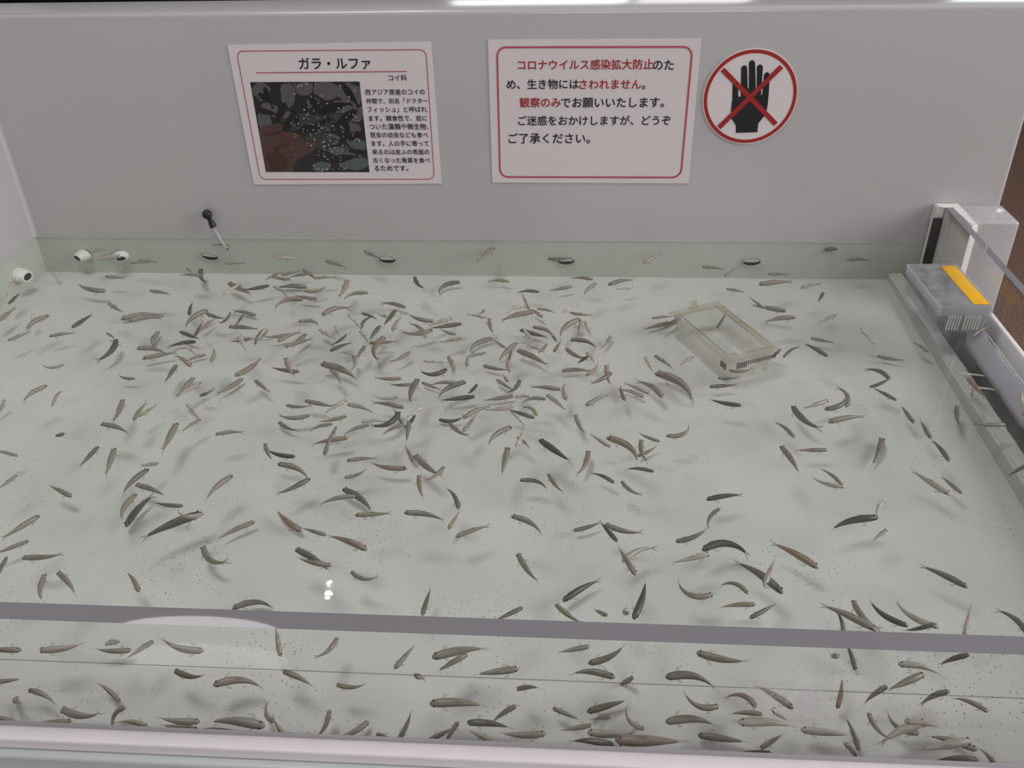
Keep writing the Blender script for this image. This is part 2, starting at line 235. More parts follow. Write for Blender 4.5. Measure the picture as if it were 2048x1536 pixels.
# ---- placement data: fish x,y,z (m), heading, length, bend, bank, dip, tone | label
FISH='''
0.0555,-0.8488,-0.0830,3.170,0.0632,5,-0.86,0.00,bw|straight brownish fish behind the front panel facing left, nearest the hazy patch
-0.3767,-0.6219,-0.0410,0.572,0.0683,6,0.22,0.00,d|straight blackish fish facing upper right, nearest the oval reflection
0.2824,-0.7714,-0.0230,5.565,0.0520,6,0.12,0.00,n|straight grey-brown fish facing lower right, nearest the hazy patch
-0.2497,-0.8477,-0.0860,6.081,0.0564,6,0.63,0.00,nw|straight grey-brown fish behind the front panel facing right, nearest the lamp glints
0.1570,-0.8443,-0.0590,3.268,0.0500,4,-0.72,0.00,pw|straight pale fish behind the front panel facing left, nearest the hazy patch
0.2159,-0.7100,-0.0440,5.251,0.0598,7,0.05,0.00,k|bent dark grey fish facing lower right, nearest the hazy patch
-0.1047,-0.8335,-0.0650,3.303,0.0511,4,-0.68,0.00,nw|straight grey-brown fish behind the front panel facing left, second nearest the lamp glints
-0.1045,-0.8060,-0.0380,3.560,0.0515,4,-0.58,0.00,nw|straight grey-brown fish behind the front panel facing left, nearest the lamp glints
0.3521,-0.8391,-0.0770,0.237,0.0508,5,0.62,0.00,pw|straight pale fish behind the front panel facing right, nearest the photo's lower right
0.3629,-0.8349,-0.0950,5.812,0.0423,6,0.76,0.00,nw|straight grey-brown fish behind the front panel facing right, nearest the photo's lower right
0.0980,-0.8156,-0.0410,3.459,0.0479,2,-0.73,0.00,kw|bent dark grey fish behind the front panel facing left, nearest the hazy patch
0.2577,-0.6717,-0.0470,5.431,0.0545,6,0.24,0.00,b|straight brownish fish facing lower right, nearest the hazy patch
0.0320,-0.8355,-0.0920,3.050,0.0483,6,-0.73,0.00,pw|straight pale fish behind the front panel facing left, second nearest the lamp glints
0.0980,-0.8400,-0.0680,3.437,0.0470,3,-0.75,0.00,kw|bent dark grey fish behind the front panel facing left, second nearest the hazy patch
0.1275,-0.7847,-0.0440,2.790,0.0462,6,-0.60,0.00,nw|straight grey-brown fish behind the front panel facing left, nearest the hazy patch
0.3908,-0.6949,-0.0440,5.493,0.0469,6,0.16,0.00,k|straight dark grey fish facing lower right, nearest the hazy patch
0.2154,-0.8285,-0.0860,3.061,0.0448,5,-0.75,0.00,pw|straight pale fish behind the front panel facing left, second nearest the hazy patch
0.1286,-0.8294,-0.0980,3.023,0.0443,5,-0.85,0.00,kw|straight dark grey fish behind the front panel facing left, nearest the hazy patch
0.3514,-0.7406,-0.0500,5.913,0.0455,2,0.17,0.00,p|bent pale fish facing lower right, nearest the hazy patch
0.3201,-0.8223,-0.0770,0.343,0.0510,6,0.70,0.00,pw|straight pale fish behind the front panel facing upper right, nearest the hazy patch
0.1472,-0.6546,-0.0440,3.846,0.0588,0,-0.23,0.00,d|curled blackish fish facing left, nearest the hazy patch
-0.3034,-0.8187,-0.0710,3.638,0.0469,2,-0.55,0.00,nw|bent grey-brown fish behind the front panel facing left, nearest the oval reflection
0.3327,-0.6015,-0.0410,0.094,0.0578,7,0.40,0.00,d|bent blackish fish facing right, nearest the hazy patch
-0.4687,-0.8014,-0.0530,3.202,0.0429,6,-0.86,0.00,pw|straight pale fish behind the front panel facing left, nearest the photo's lower left
0.2862,-0.8154,-0.0140,3.201,0.0373,3,-0.84,0.00,pw|bent pale fish behind the front panel facing left, nearest the hazy patch
-0.0035,-0.8472,-0.0800,0.191,0.0416,4,0.75,0.00,nw|straight grey-brown fish behind the front panel facing right, fifth nearest the hazy patch
0.1999,-0.8424,-0.0410,5.462,0.0382,6,0.41,0.00,kw|straight dark grey fish behind the front panel facing lower right, nearest the hazy patch
0.3242,-0.7401,-0.0500,5.851,0.0433,2,0.17,0.00,d|bent blackish fish facing lower right, nearest the hazy patch
0.1890,-0.8471,-0.0950,0.055,0.0407,5,0.68,0.00,dw|straight blackish fish behind the front panel facing right, nearest the hazy patch
0.0546,-0.8201,-0.0380,5.897,0.0410,7,0.64,0.00,nw|bent grey-brown fish behind the front panel facing right, nearest the hazy patch
0.3586,-0.8467,-0.0920,6.234,0.0400,6,0.84,0.00,kw|straight dark grey fish behind the front panel facing right, nearest the photo's lower right
0.0551,-0.8473,-0.0920,6.074,0.0406,6,0.84,0.00,kw|straight dark grey fish behind the front panel facing right, nearest the lamp glints
-0.0729,-0.8353,-0.0860,3.202,0.0415,4,-0.86,0.00,kw|straight dark grey fish behind the front panel facing left, second nearest the lamp glints
-0.5277,-0.6627,-0.0140,1.049,0.0436,5,0.12,0.00,o|straight olive fish facing upper right, nearest the photo's lower left
0.4182,-0.5614,-0.0410,5.324,0.0503,5,0.22,0.00,p|straight pale fish facing lower right, nearest the grey bag
-0.0274,-0.8196,-0.0320,0.208,0.0397,5,0.62,0.00,nw|straight grey-brown fish behind the front panel facing right, second nearest the lamp glints
-0.4373,-0.8407,-0.0830,2.744,0.0457,7,-0.59,0.00,nw|bent grey-brown fish behind the front panel facing left, nearest the photo's lower left
0.1236,-0.3080,-0.0530,2.775,0.0801,1,-0.36,0.00,n|curled grey-brown fish facing upper left, nearest the sunken plastic tray
0.4234,-0.7541,-0.0440,4.691,0.0401,9,-0.03,0.00,k|curled dark grey fish facing lower right, nearest the photo's lower right
-0.6714,-0.1685,-0.0590,3.699,0.0667,3,-0.34,0.00,n|bent grey-brown fish facing left, nearest the leftmost back-wall nozzle
0.0088,-0.7090,-0.0650,3.955,0.0500,4,-0.13,0.00,d|straight blackish fish facing lower left, nearest the photo's middle
-0.4685,-0.6204,-0.0650,4.742,0.0570,3,0.08,0.00,d|bent blackish fish facing lower left, nearest the oval reflection
0.0320,-0.8169,-0.0890,3.514,0.0411,5,-0.75,0.00,kw|straight dark grey fish behind the front panel facing left, second nearest the hazy patch
-0.5374,-0.6968,-0.0410,3.168,0.0433,6,-0.35,0.00,n|straight grey-brown fish facing left, nearest the photo's lower left
-0.1857,-0.6836,-0.0290,5.749,0.0505,6,0.29,0.00,b|straight brownish fish facing right, nearest the lamp glints
0.2757,-0.7241,-0.0350,1.627,0.0421,8,0.03,0.00,n|bent grey-brown fish facing upper left, nearest the hazy patch
-0.3103,-0.8442,-0.1010,3.156,0.0396,5,-0.82,0.00,nw|straight grey-brown fish behind the front panel facing left, nearest the oval reflection
-0.3142,-0.7305,-0.0680,3.836,0.0451,1,-0.33,0.00,k|curled dark grey fish facing left, nearest the oval reflection
0.3167,-0.8248,-0.0890,0.022,0.0351,1,0.79,0.00,nw|curled grey-brown fish behind the front panel facing lower right, nearest the hazy patch
-0.2590,-0.6821,-0.0320,2.657,0.0532,4,-0.31,0.00,k|straight dark grey fish facing upper left, nearest the lamp glints
-0.3061,-0.8497,-0.0800,0.107,0.0386,4,0.63,0.00,nw|straight grey-brown fish behind the front panel facing right, second nearest the oval reflection
-0.2951,-0.8302,-0.0110,0.056,0.0406,3,0.73,0.00,nw|bent grey-brown fish behind the front panel facing right, nearest the oval reflection
0.3215,-0.7939,-0.0500,0.480,0.0427,5,0.76,0.00,nw|straight grey-brown fish behind the front panel facing upper right, nearest the hazy patch
-0.1549,-0.6407,-0.0170,3.190,0.0455,3,-0.27,0.00,n|bent grey-brown fish facing left, second nearest the lamp glints
-0.3288,-0.6069,-0.0650,0.601,0.0441,6,0.24,0.00,n|straight grey-brown fish facing upper right, nearest the oval reflection
0.1514,-0.7106,-0.0470,0.462,0.0443,0,0.37,0.00,n|curled grey-brown fish facing right, nearest the hazy patch
0.2945,-0.8365,-0.0590,3.135,0.0321,4,-0.83,0.00,pw|straight pale fish behind the front panel facing left, nearest the photo's lower right
0.0710,-0.7784,-0.0110,4.327,0.0502,6,-0.17,0.00,d|straight blackish fish facing down, nearest the hazy patch
0.1461,-0.8167,-0.0740,0.349,0.0367,1,0.65,0.00,nw|curled grey-brown fish behind the front panel facing right, second nearest the hazy patch
0.0499,-0.6226,-0.0410,2.563,0.0432,7,-0.26,0.00,n|bent grey-brown fish facing left, nearest the hazy patch
-0.1625,-0.8294,-0.0980,0.906,0.0353,3,0.58,0.00,nw|bent grey-brown fish behind the front panel facing upper right, third nearest the lamp glints
0.0314,-0.8236,-0.0170,3.416,0.0373,7,-0.73,0.00,kw|bent dark grey fish behind the front panel facing lower left, nearest the hazy patch
0.3584,-0.8357,-0.0440,5.465,0.0293,7,0.51,0.00,nw|bent grey-brown fish behind the front panel facing lower right, nearest the photo's lower right
0.2872,-0.3886,-0.0470,1.689,0.0595,8,0.03,0.00,k|bent dark grey fish facing upper left, nearest the sunken plastic tray
-0.0225,-0.4982,-0.0260,2.310,0.0567,5,-0.16,0.00,d|straight blackish fish facing upper left, nearest the photo's middle
0.1524,-0.6688,-0.0350,0.354,0.0419,5,0.38,0.00,p|straight pale fish facing right, nearest the hazy patch
0.0542,-0.4958,-0.0230,2.782,0.0598,1,-0.22,0.00,b|curled brownish fish facing upper left, nearest the photo's middle
-0.3097,-0.8500,-0.0920,6.187,0.0375,5,0.66,0.00,nw|straight grey-brown fish behind the front panel facing right, third nearest the oval reflection
-0.3286,-0.3026,-0.0500,2.845,0.0701,3,-0.32,0.00,n|bent grey-brown fish facing left, nearest the inlet below the left sign
-0.5587,-0.6530,-0.0590,0.688,0.0363,5,0.28,0.00,n|straight grey-brown fish facing right, nearest the photo's lower left
0.0670,-0.6714,-0.0470,4.085,0.0456,2,-0.10,0.00,p|bent pale fish facing left, nearest the hazy patch
0.3188,-0.4354,-0.0380,3.590,0.0519,4,-0.37,0.00,n|straight grey-brown fish facing left, nearest the hazy patch
-0.2775,-0.5557,-0.0440,0.907,0.0442,4,0.25,0.00,k|straight dark grey fish facing upper right, nearest the lamp glints
-0.2428,-0.5550,-0.0590,2.644,0.0580,3,-0.27,0.00,k|bent dark grey fish facing upper left, nearest the lamp glints
-0.2539,-0.4708,-0.0500,0.184,0.0456,6,0.40,0.00,b|straight brownish fish facing right, second nearest the lamp glints
0.1601,-0.5758,-0.0440,3.510,0.0433,4,-0.27,0.00,d|straight blackish fish facing left, nearest the sunken plastic tray
-0.4692,-0.8195,-0.0320,0.029,0.0348,5,0.85,0.00,nw|straight grey-brown fish behind the front panel facing right, third nearest the photo's lower left
-0.0763,-0.7852,-0.0560,0.701,0.0353,5,0.58,0.00,nw|straight grey-brown fish behind the front panel facing upper right, nearest the lamp glints
-0.1665,-0.5087,-0.0440,2.208,0.0583,6,-0.27,0.00,n|straight grey-brown fish facing upper left, nearest the lamp glints
-0.2092,-0.6202,-0.0140,0.106,0.0393,7,0.35,0.00,n|bent grey-brown fish facing right, nearest the lamp glints
-0.0352,-0.6980,-0.0140,1.968,0.0454,6,-0.23,0.00,o|straight olive fish facing upper left, nearest the photo's middle
-0.2014,-0.4132,-0.0500,1.511,0.0549,0,0.02,0.00,d|curled blackish fish facing upper right, nearest the photo's middle
-0.1748,-0.5190,-0.0560,0.082,0.0468,3,0.27,0.00,b|bent brownish fish facing right, nearest the lamp glints
-0.3597,-0.5685,-0.0320,0.951,0.0469,7,0.22,0.00,n|bent grey-brown fish facing upper right, nearest the oval reflection
-0.2066,-0.6397,-0.0230,3.264,0.0386,5,-0.24,0.00,o|straight olive fish facing left, nearest the lamp glints
-0.3671,-0.6566,-0.0560,2.008,0.0520,9,-0.19,0.00,o|curled olive fish facing upper left, nearest the oval reflection
0.1918,-0.7140,-0.0560,0.006,0.0360,6,0.38,0.00,o|straight olive fish facing right, nearest the hazy patch
-0.5879,-0.2861,-0.0560,3.550,0.0492,5,-0.27,0.00,n|straight grey-brown fish facing left, third nearest the leftmost back-wall nozzle
-0.1021,-0.6488,-0.0410,3.785,0.0396,4,-0.14,0.00,o|straight olive fish facing left, nearest the photo's middle
-0.4336,-0.8402,-0.1010,0.107,0.0331,5,0.65,0.00,nw|straight grey-brown fish behind the front panel facing right, second nearest the photo's lower left
-0.3983,-0.7775,-0.0770,0.175,0.0356,4,0.73,0.00,nw|straight grey-brown fish behind the front panel facing right, nearest the oval reflection
-0.0452,-0.6448,-0.0140,2.872,0.0434,2,-0.27,0.00,n|bent grey-brown fish facing upper left, third nearest the photo's middle
-0.3432,-0.8058,-0.0680,2.666,0.0369,7,-0.77,0.00,kw|bent dark grey fish behind the front panel facing left, nearest the oval reflection
-0.4478,-0.5795,-0.0170,1.069,0.0458,7,0.12,0.00,k|bent dark grey fish facing upper right, nearest the oval reflection
-0.3654,-0.7885,-0.0500,0.896,0.0303,5,0.53,0.00,nw|straight grey-brown fish behind the front panel facing upper right, nearest the oval reflection
0.3202,-0.1639,-0.0350,5.919,0.0516,5,0.36,0.00,n|straight grey-brown fish facing right, nearest the rightmost back-wall inlet
-0.2135,-0.7127,-0.0230,6.175,0.0385,4,0.28,0.00,n|straight grey-brown fish facing right, nearest the lamp glints
-0.1105,-0.3671,-0.0560,0.237,0.0469,5,0.23,0.00,d|straight blackish fish facing right, nearest the photo's middle
-0.0401,-0.2195,-0.0110,0.259,0.0546,7,0.19,0.00,b|bent brownish fish facing right, nearest the photo's middle
0.2877,-0.1092,-0.0200,3.496,0.0558,4,-0.22,0.00,n|straight grey-brown fish facing left, second nearest the rightmost back-wall inlet
-0.0634,-0.2536,-0.0530,2.557,0.0608,4,-0.26,0.00,n|straight grey-brown fish facing upper left, nearest the photo's middle
0.0020,-0.7472,-0.0290,2.283,0.0355,6,-0.18,0.00,o|straight olive fish facing upper left, nearest the hazy patch
0.0760,-0.7188,-0.0170,5.094,0.0425,5,0.18,0.00,n|straight grey-brown fish facing lower right, nearest the photo's middle
0.1863,-0.8121,-0.0890,6.157,0.0306,6,0.76,0.00,nw|straight grey-brown fish behind the front panel facing right, nearest the hazy patch
0.1709,-0.8380,-0.0470,5.044,0.0312,10,0.29,0.00,nw|curled grey-brown fish behind the front panel facing right, nearest the hazy patch
-0.3098,-0.5619,-0.0200,3.027,0.0488,2,-0.35,0.00,n|bent grey-brown fish facing upper left, nearest the lamp glints
0.2991,-0.5824,-0.0170,6.142,0.0349,3,0.24,0.00,p|bent pale fish facing right, nearest the grey bag
0.1211,-0.6461,-0.0410,3.424,0.0408,7,-0.34,0.00,k|bent dark grey fish facing left, nearest the hazy patch
0.1753,-0.7415,-0.0140,5.107,0.0325,10,0.19,0.00,o|curled olive fish facing right, nearest the hazy patch
-0.5082,-0.8256,-0.0710,3.357,0.0296,5,-0.83,0.00,nw|straight grey-brown fish behind the front panel facing left, nearest the photo's lower left
0.5091,-0.4586,-0.0200,0.137,0.0386,4,0.26,0.00,n|straight grey-brown fish facing right, nearest the grey bag
-0.6170,-0.2447,-0.0200,3.872,0.0488,2,-0.24,0.00,n|bent grey-brown fish facing left, second nearest the leftmost back-wall nozzle
-0.7250,-0.0231,-0.0230,0.106,0.0533,7,0.21,0.00,p|bent pale fish facing right, nearest the leftmost back-wall nozzle
0.0359,-0.8393,-0.0770,0.244,0.0297,5,0.80,0.00,ow|straight olive fish behind the front panel facing right, nearest the hazy patch
-0.0273,-0.7527,-0.0290,0.603,0.0326,5,0.26,0.00,k|straight dark grey fish facing upper right, nearest the hazy patch
0.2228,-0.3991,-0.0410,6.119,0.0413,4,0.34,0.00,d|straight blackish fish facing right, nearest the sunken plastic tray
-0.2750,-0.6171,-0.0680,5.676,0.0521,4,0.19,0.00,b|straight brownish fish facing lower right, nearest the lamp glints
-0.1966,-0.4044,-0.0500,5.907,0.0466,6,0.18,0.00,n|straight grey-brown fish facing right, second nearest the inlet below the left sign
-0.4629,-0.4676,-0.0350,1.636,0.0599,5,-0.14,0.00,o|straight olive fish facing upper right, nearest the oval reflection
-0.2426,-0.8050,-0.0650,2.841,0.0349,4,-0.70,0.00,ow|straight olive fish behind the front panel facing upper left, nearest the lamp glints
0.2657,-0.8279,-0.0650,1.946,0.0306,8,-0.17,-0.54,nw|bent grey-brown fish behind the front panel facing upper left, nearest the hazy patch
-0.1451,-0.2020,-0.0410,0.308,0.0488,5,0.30,0.00,k|straight dark grey fish facing right, nearest the inlet below the left sign
0.2448,-0.5167,-0.0140,1.906,0.0503,4,-0.15,0.00,n|straight grey-brown fish facing upper left, nearest the sunken plastic tray
0.0329,-0.7950,-0.0290,0.292,0.0298,5,0.84,0.00,nw|straight grey-brown fish behind the front panel facing right, fourth nearest the hazy patch
-0.1870,-0.2095,-0.0470,0.716,0.0505,2,0.34,0.00,n|bent grey-brown fish facing right, second nearest the photo's middle
-0.1230,-0.3512,-0.0440,0.444,0.0526,8,0.20,0.00,k|bent dark grey fish facing upper right, nearest the photo's middle
0.1290,-0.3707,-0.0500,5.013,0.0539,8,0.08,0.00,n|bent grey-brown fish facing lower right, nearest the sunken plastic tray
-0.4205,-0.3743,-0.0260,4.017,0.0527,7,-0.14,0.00,b|bent brownish fish facing lower left, nearest the glass dropper
-0.4095,-0.0629,-0.0560,5.993,0.0554,7,0.27,0.00,n|bent grey-brown fish facing right, nearest the glass dropper
0.3112,-0.4743,-0.0500,0.049,0.0380,5,0.35,0.00,n|straight grey-brown fish facing right, nearest the hazy patch
-0.3132,-0.4206,-0.0530,0.482,0.0431,2,0.22,0.00,n|bent grey-brown fish facing right, second nearest the oval reflection
0.0008,-0.3932,-0.0260,5.996,0.0414,6,0.28,0.00,n|straight grey-brown fish facing right, second nearest the photo's middle
-0.4792,-0.5635,-0.0530,2.867,0.0468,4,-0.31,0.00,n|straight grey-brown fish facing left, nearest the oval reflection
0.3252,-0.1986,-0.0260,0.045,0.0498,7,0.20,0.00,n|bent grey-brown fish facing right, nearest the sunken plastic tray
0.0015,-0.8167,-0.0860,2.718,0.0289,5,-0.58,0.00,nw|straight grey-brown fish behind the front panel facing upper left, nearest the hazy patch
-0.4323,-0.3242,-0.0620,1.166,0.0483,4,0.13,0.00,n|straight grey-brown fish facing upper right, second nearest the glass dropper
-0.2004,-0.6987,-0.0440,2.350,0.0351,9,-0.17,0.00,o|curled olive fish facing left, nearest the lamp glints
-0.1311,-0.8344,-0.0200,4.241,0.0302,5,-0.26,0.00,nw|straight grey-brown fish behind the front panel facing lower left, nearest the lamp glints
-0.4617,-0.5936,-0.0410,1.280,0.0484,8,-0.03,0.00,o|bent olive fish facing upper right, nearest the oval reflection
-0.1171,-0.4424,-0.0380,4.113,0.0451,3,-0.06,0.00,n|bent grey-brown fish facing lower left, nearest the photo's middle
-0.0541,-0.4536,-0.0110,0.400,0.0386,4,0.39,0.00,p|straight pale fish facing right, nearest the photo's middle
-0.3477,-0.2041,-0.0290,4.370,0.0530,1,-0.17,0.00,n|curled grey-brown fish facing left, nearest the inlet below the left sign
-0.2363,-0.5456,-0.0260,3.451,0.0357,4,-0.34,0.00,n|straight grey-brown fish facing left, nearest the lamp glints
-0.1924,-0.8124,-0.0710,2.860,0.0295,7,-0.66,0.00,ow|bent olive fish behind the front panel facing left, nearest the lamp glints
-0.6391,-0.2499,-0.0470,1.960,0.0608,1,-0.19,0.00,d|curled blackish fish facing upper right, nearest the leftmost back-wall nozzle
-0.0613,-0.3554,-0.0620,0.294,0.0419,5,0.40,0.00,n|straight grey-brown fish facing right, nearest the photo's middle
-0.3275,-0.3928,-0.0500,2.857,0.0450,5,-0.21,0.00,n|straight grey-brown fish facing left, second nearest the lamp glints
0.1923,-0.7275,-0.0170,4.285,0.0420,5,-0.24,0.00,p|straight pale fish facing down, nearest the hazy patch
-0.1987,-0.7718,-0.0560,1.429,0.0304,2,0.00,0.00,nw|bent grey-brown fish behind the front panel facing upper right, nearest the lamp glints
0.1828,-0.7342,-0.0530,3.750,0.0348,5,-0.22,0.00,k|straight dark grey fish facing lower left, nearest the hazy patch
-0.0559,-0.4618,-0.0350,0.579,0.0479,8,0.15,0.00,n|bent grey-brown fish facing upper right, nearest the photo's middle
-0.4880,-0.2094,-0.0470,3.181,0.0479,4,-0.39,0.00,n|straight grey-brown fish facing left, nearest the glass dropper
0.0181,-0.6074,-0.0650,3.474,0.0354,6,-0.18,0.00,k|straight dark grey fish facing left, nearest the hazy patch
-0.3817,-0.2837,-0.0350,3.765,0.0429,5,-0.17,0.00,n|straight grey-brown fish facing left, nearest the inlet below the left sign
-0.0570,-0.5183,-0.0230,1.504,0.0540,5,0.08,0.00,o|straight olive fish facing up, nearest the photo's middle
-0.0001,-0.2972,-0.0590,3.462,0.0420,3,-0.25,0.00,n|bent grey-brown fish facing left, nearest the photo's middle
-0.3816,-0.1736,-0.0200,5.990,0.0534,10,0.19,0.00,b|curled brownish fish facing right, nearest the glass dropper
-0.0629,-0.1909,-0.0560,2.669,0.0487,5,-0.19,0.00,k|straight dark grey fish facing left, nearest the photo's middle
-0.5299,-0.2332,-0.0590,0.094,0.0424,7,0.25,0.00,d|bent blackish fish facing right, nearest the glass dropper
0.3885,-0.4279,-0.0650,1.226,0.0626,4,0.01,0.00,n|straight grey-brown fish facing upper right, nearest the grey bag
-0.3037,-0.5210,-0.0410,6.249,0.0406,3,0.27,0.00,d|bent blackish fish facing right, nearest the lamp glints
0.1031,-0.5679,-0.0140,5.866,0.0326,7,0.36,0.00,k|bent dark grey fish facing right, nearest the sunken plastic tray
-0.6491,-0.4127,-0.0200,0.851,0.0420,8,0.11,0.00,n|bent grey-brown fish facing upper right, nearest the left-wall nozzle
0.0801,-0.8475,-0.0680,6.092,0.0289,0,0.73,0.00,nw|curled grey-brown fish behind the front panel facing lower right, second nearest the hazy patch
-0.3800,-0.8346,-0.0920,6.178,0.0306,10,0.85,-0.45,nw|curled grey-brown fish behind the front panel facing upper right, nearest the oval reflection
-0.5312,-0.1684,-0.0410,0.863,0.0581,8,0.30,0.00,n|bent grey-brown fish facing upper right, nearest the glass dropper
-0.5048,-0.5401,-0.0200,1.802,0.0524,5,-0.18,0.00,o|straight olive fish facing up, nearest the oval reflection
-0.1543,-0.8441,-0.1010,3.032,0.0306,5,-0.82,-0.49,kw|straight dark grey fish behind the front panel facing left, nearest the lamp glints
-0.4776,-0.7472,-0.0110,1.742,0.0396,7,-0.09,0.00,n|bent grey-brown fish facing up, nearest the oval reflection
0.2641,-0.8421,-0.0890,4.932,0.0306,6,0.17,0.60,kw|straight dark grey fish behind the front panel facing lower right, second nearest the hazy patch
-0.5839,-0.2997,-0.0320,3.358,0.0475,2,-0.36,0.00,n|bent grey-brown fish facing left, third nearest the leftmost back-wall nozzle
-0.4044,-0.6083,-0.0440,0.010,0.0349,4,0.19,0.00,k|straight dark grey fish facing right, nearest the oval reflection
-0.0425,-0.5474,-0.0470,3.345,0.0374,1,-0.23,0.00,k|curled dark grey fish facing left, second nearest the photo's middle
-0.1240,-0.7414,-0.0560,4.628,0.0370,5,-0.02,0.00,k|straight dark grey fish facing down, nearest the lamp glints
-0.5482,-0.4856,-0.0260,3.013,0.0460,3,-0.33,0.00,n|bent grey-brown fish facing left, second nearest the oval reflection
-0.2575,-0.4501,-0.0320,0.567,0.0354,4,0.34,0.00,o|straight olive fish facing right, nearest the inlet below the left sign
-0.4815,-0.8426,-0.0980,6.233,0.0306,6,0.68,0.50,nw|straight grey-brown fish behind the front panel facing right, nearest the photo's lower left
-0.4081,-0.4898,-0.0350,3.587,0.0350,3,-0.19,0.00,n|bent grey-brown fish facing left, nearest the oval reflection
0.1073,-0.3534,-0.0620,5.490,0.0417,7,0.23,0.00,p|bent pale fish facing right, nearest the sunken plastic tray
0.1109,-0.3940,-0.0290,5.632,0.0410,5,0.24,0.00,p|straight pale fish facing lower right, nearest the sunken plastic tray
-0.3661,-0.6395,-0.0260,0.654,0.0353,0,0.22,0.00,p|curled pale fish facing right, nearest the oval reflection
0.1926,-0.3345,-0.0560,3.299,0.0390,5,-0.24,0.00,k|straight dark grey fish facing left, nearest the sunken plastic tray
-0.4720,-0.3631,-0.0440,0.929,0.0416,6,0.17,0.00,p|straight pale fish facing upper right, nearest the glass dropper
0.0349,-0.4738,-0.0590,1.505,0.0501,3,-0.07,0.00,b|bent brownish fish facing upper right, nearest the photo's middle
-0.3523,-0.3234,-0.0500,6.209,0.0433,4,0.23,0.00,k|straight dark grey fish facing right, nearest the glass dropper
-0.7188,-0.1058,-0.0440,6.217,0.0593,3,0.40,0.00,n|bent grey-brown fish facing right, nearest the leftmost back-wall nozzle
-0.4839,-0.7236,-0.0320,2.526,0.0425,4,-0.33,0.00,n|straight grey-brown fish facing upper left, nearest the oval reflection
-0.0269,-0.8306,-0.0740,0.102,0.0306,6,0.83,-0.60,nw|straight grey-brown fish behind the front panel facing right, fifth nearest the lamp glints
-0.2724,-0.2457,-0.0500,3.312,0.0406,5,-0.19,0.00,b|straight brownish fish facing left, nearest the inlet below the left sign
0.4327,-0.5101,-0.0350,4.758,0.0415,6,0.06,0.00,k|straight dark grey fish facing lower right, nearest the grey bag
0.4011,-0.3761,-0.0140,4.796,0.0412,10,0.05,0.00,k|curled dark grey fish facing right, nearest the yellow-labelled clear box
0.3408,-0.3186,-0.0170,5.214,0.0424,6,0.15,0.00,k|straight dark grey fish facing lower right, nearest the sunken plastic tray
0.3372,-0.7647,-0.0290,6.087,0.0306,4,0.40,-0.72,k|straight dark grey fish facing right, nearest the hazy patch
-0.4780,-0.8223,-0.0830,3.002,0.0328,3,-0.79,0.00,nw|bent grey-brown fish behind the front panel facing upper left, nearest the photo's lower left
0.4296,-0.2453,-0.0590,2.676,0.0365,6,-0.24,0.00,n|straight grey-brown fish facing left, nearest the yellow-labelled clear box
-0.4602,-0.4026,-0.0110,1.405,0.0476,5,-0.01,0.00,n|straight grey-brown fish facing upper right, second nearest the leftmost back-wall nozzle
0.1562,-0.1575,-0.0590,0.495,0.0476,5,0.29,0.00,n|straight grey-brown fish facing right, nearest the inlet below the right sign
-0.0300,-0.4427,-0.0350,5.810,0.0384,5,0.22,0.00,k|straight dark grey fish facing right, nearest the photo's middle
-0.1494,-0.3388,-0.0320,1.068,0.0451,0,0.19,0.00,d|curled blackish fish facing right, nearest the photo's middle
0.4395,-0.5445,-0.0530,5.127,0.0335,5,0.02,0.00,n|straight grey-brown fish facing lower right, second nearest the grey bag
-0.2224,-0.4803,-0.0230,0.355,0.0346,7,0.30,0.00,n|bent grey-brown fish facing right, third nearest the lamp glints
-0.1096,-0.8410,-0.0980,3.244,0.0306,5,-0.67,0.61,nw|straight grey-brown fish behind the front panel facing left, fourth nearest the lamp glints
-0.4617,-0.0866,-0.0410,0.557,0.0433,4,0.17,0.00,d|straight blackish fish facing right, nearest the glass dropper
-0.5278,-0.5332,-0.0230,1.445,0.0388,5,0.04,0.00,k|straight dark grey fish facing upper right, nearest the left-wall nozzle
-0.7394,-0.2304,-0.0200,0.736,0.0512,9,0.21,0.00,n|curled grey-brown fish facing upper right, nearest the left-wall nozzle
-0.2563,-0.4473,-0.0170,2.974,0.0403,3,-0.29,0.00,p|bent pale fish facing left, nearest the inlet below the left sign
-0.2056,-0.3595,-0.0350,0.140,0.0370,4,0.29,0.00,b|straight brownish fish facing right, nearest the inlet below the left sign
0.0252,-0.1831,-0.0410,0.690,0.0630,8,0.12,0.00,n|bent grey-brown fish facing upper right, nearest the inlet below the right sign
0.3325,-0.3797,-0.0440,0.497,0.0417,5,0.26,0.00,p|straight pale fish facing right, nearest the sunken plastic tray
0.3377,-0.4286,-0.0200,4.219,0.0464,9,-0.07,0.00,n|curled grey-brown fish facing lower right, nearest the sunken plastic tray
0.1243,-0.4732,-0.0350,2.991,0.0410,10,-0.23,0.00,n|curled grey-brown fish facing lower left, nearest the sunken plastic tray
-0.2485,-0.2479,-0.0380,1.070,0.0629,9,0.25,0.00,b|curled brownish fish facing up, nearest the inlet below the left sign
-0.1078,-0.2861,-0.0590,2.705,0.0404,6,-0.39,0.00,n|straight grey-brown fish facing left, nearest the photo's middle
0.0634,-0.5367,-0.0560,5.445,0.0344,7,0.21,0.00,k|bent dark grey fish facing lower right, nearest the sunken plastic tray
-0.1788,-0.2390,-0.0170,6.145,0.0448,3,0.40,0.00,n|bent grey-brown fish facing right, second nearest the inlet below the left sign
0.0305,-0.4498,-0.0110,4.007,0.0403,4,-0.30,0.00,n|straight grey-brown fish facing lower left, nearest the photo's middle
-0.1313,-0.3856,-0.0230,6.181,0.0351,7,0.34,0.00,n|bent grey-brown fish facing right, nearest the photo's middle
-0.0998,-0.2117,-0.0590,0.374,0.0547,9,0.19,0.00,n|curled grey-brown fish facing upper right, nearest the photo's middle
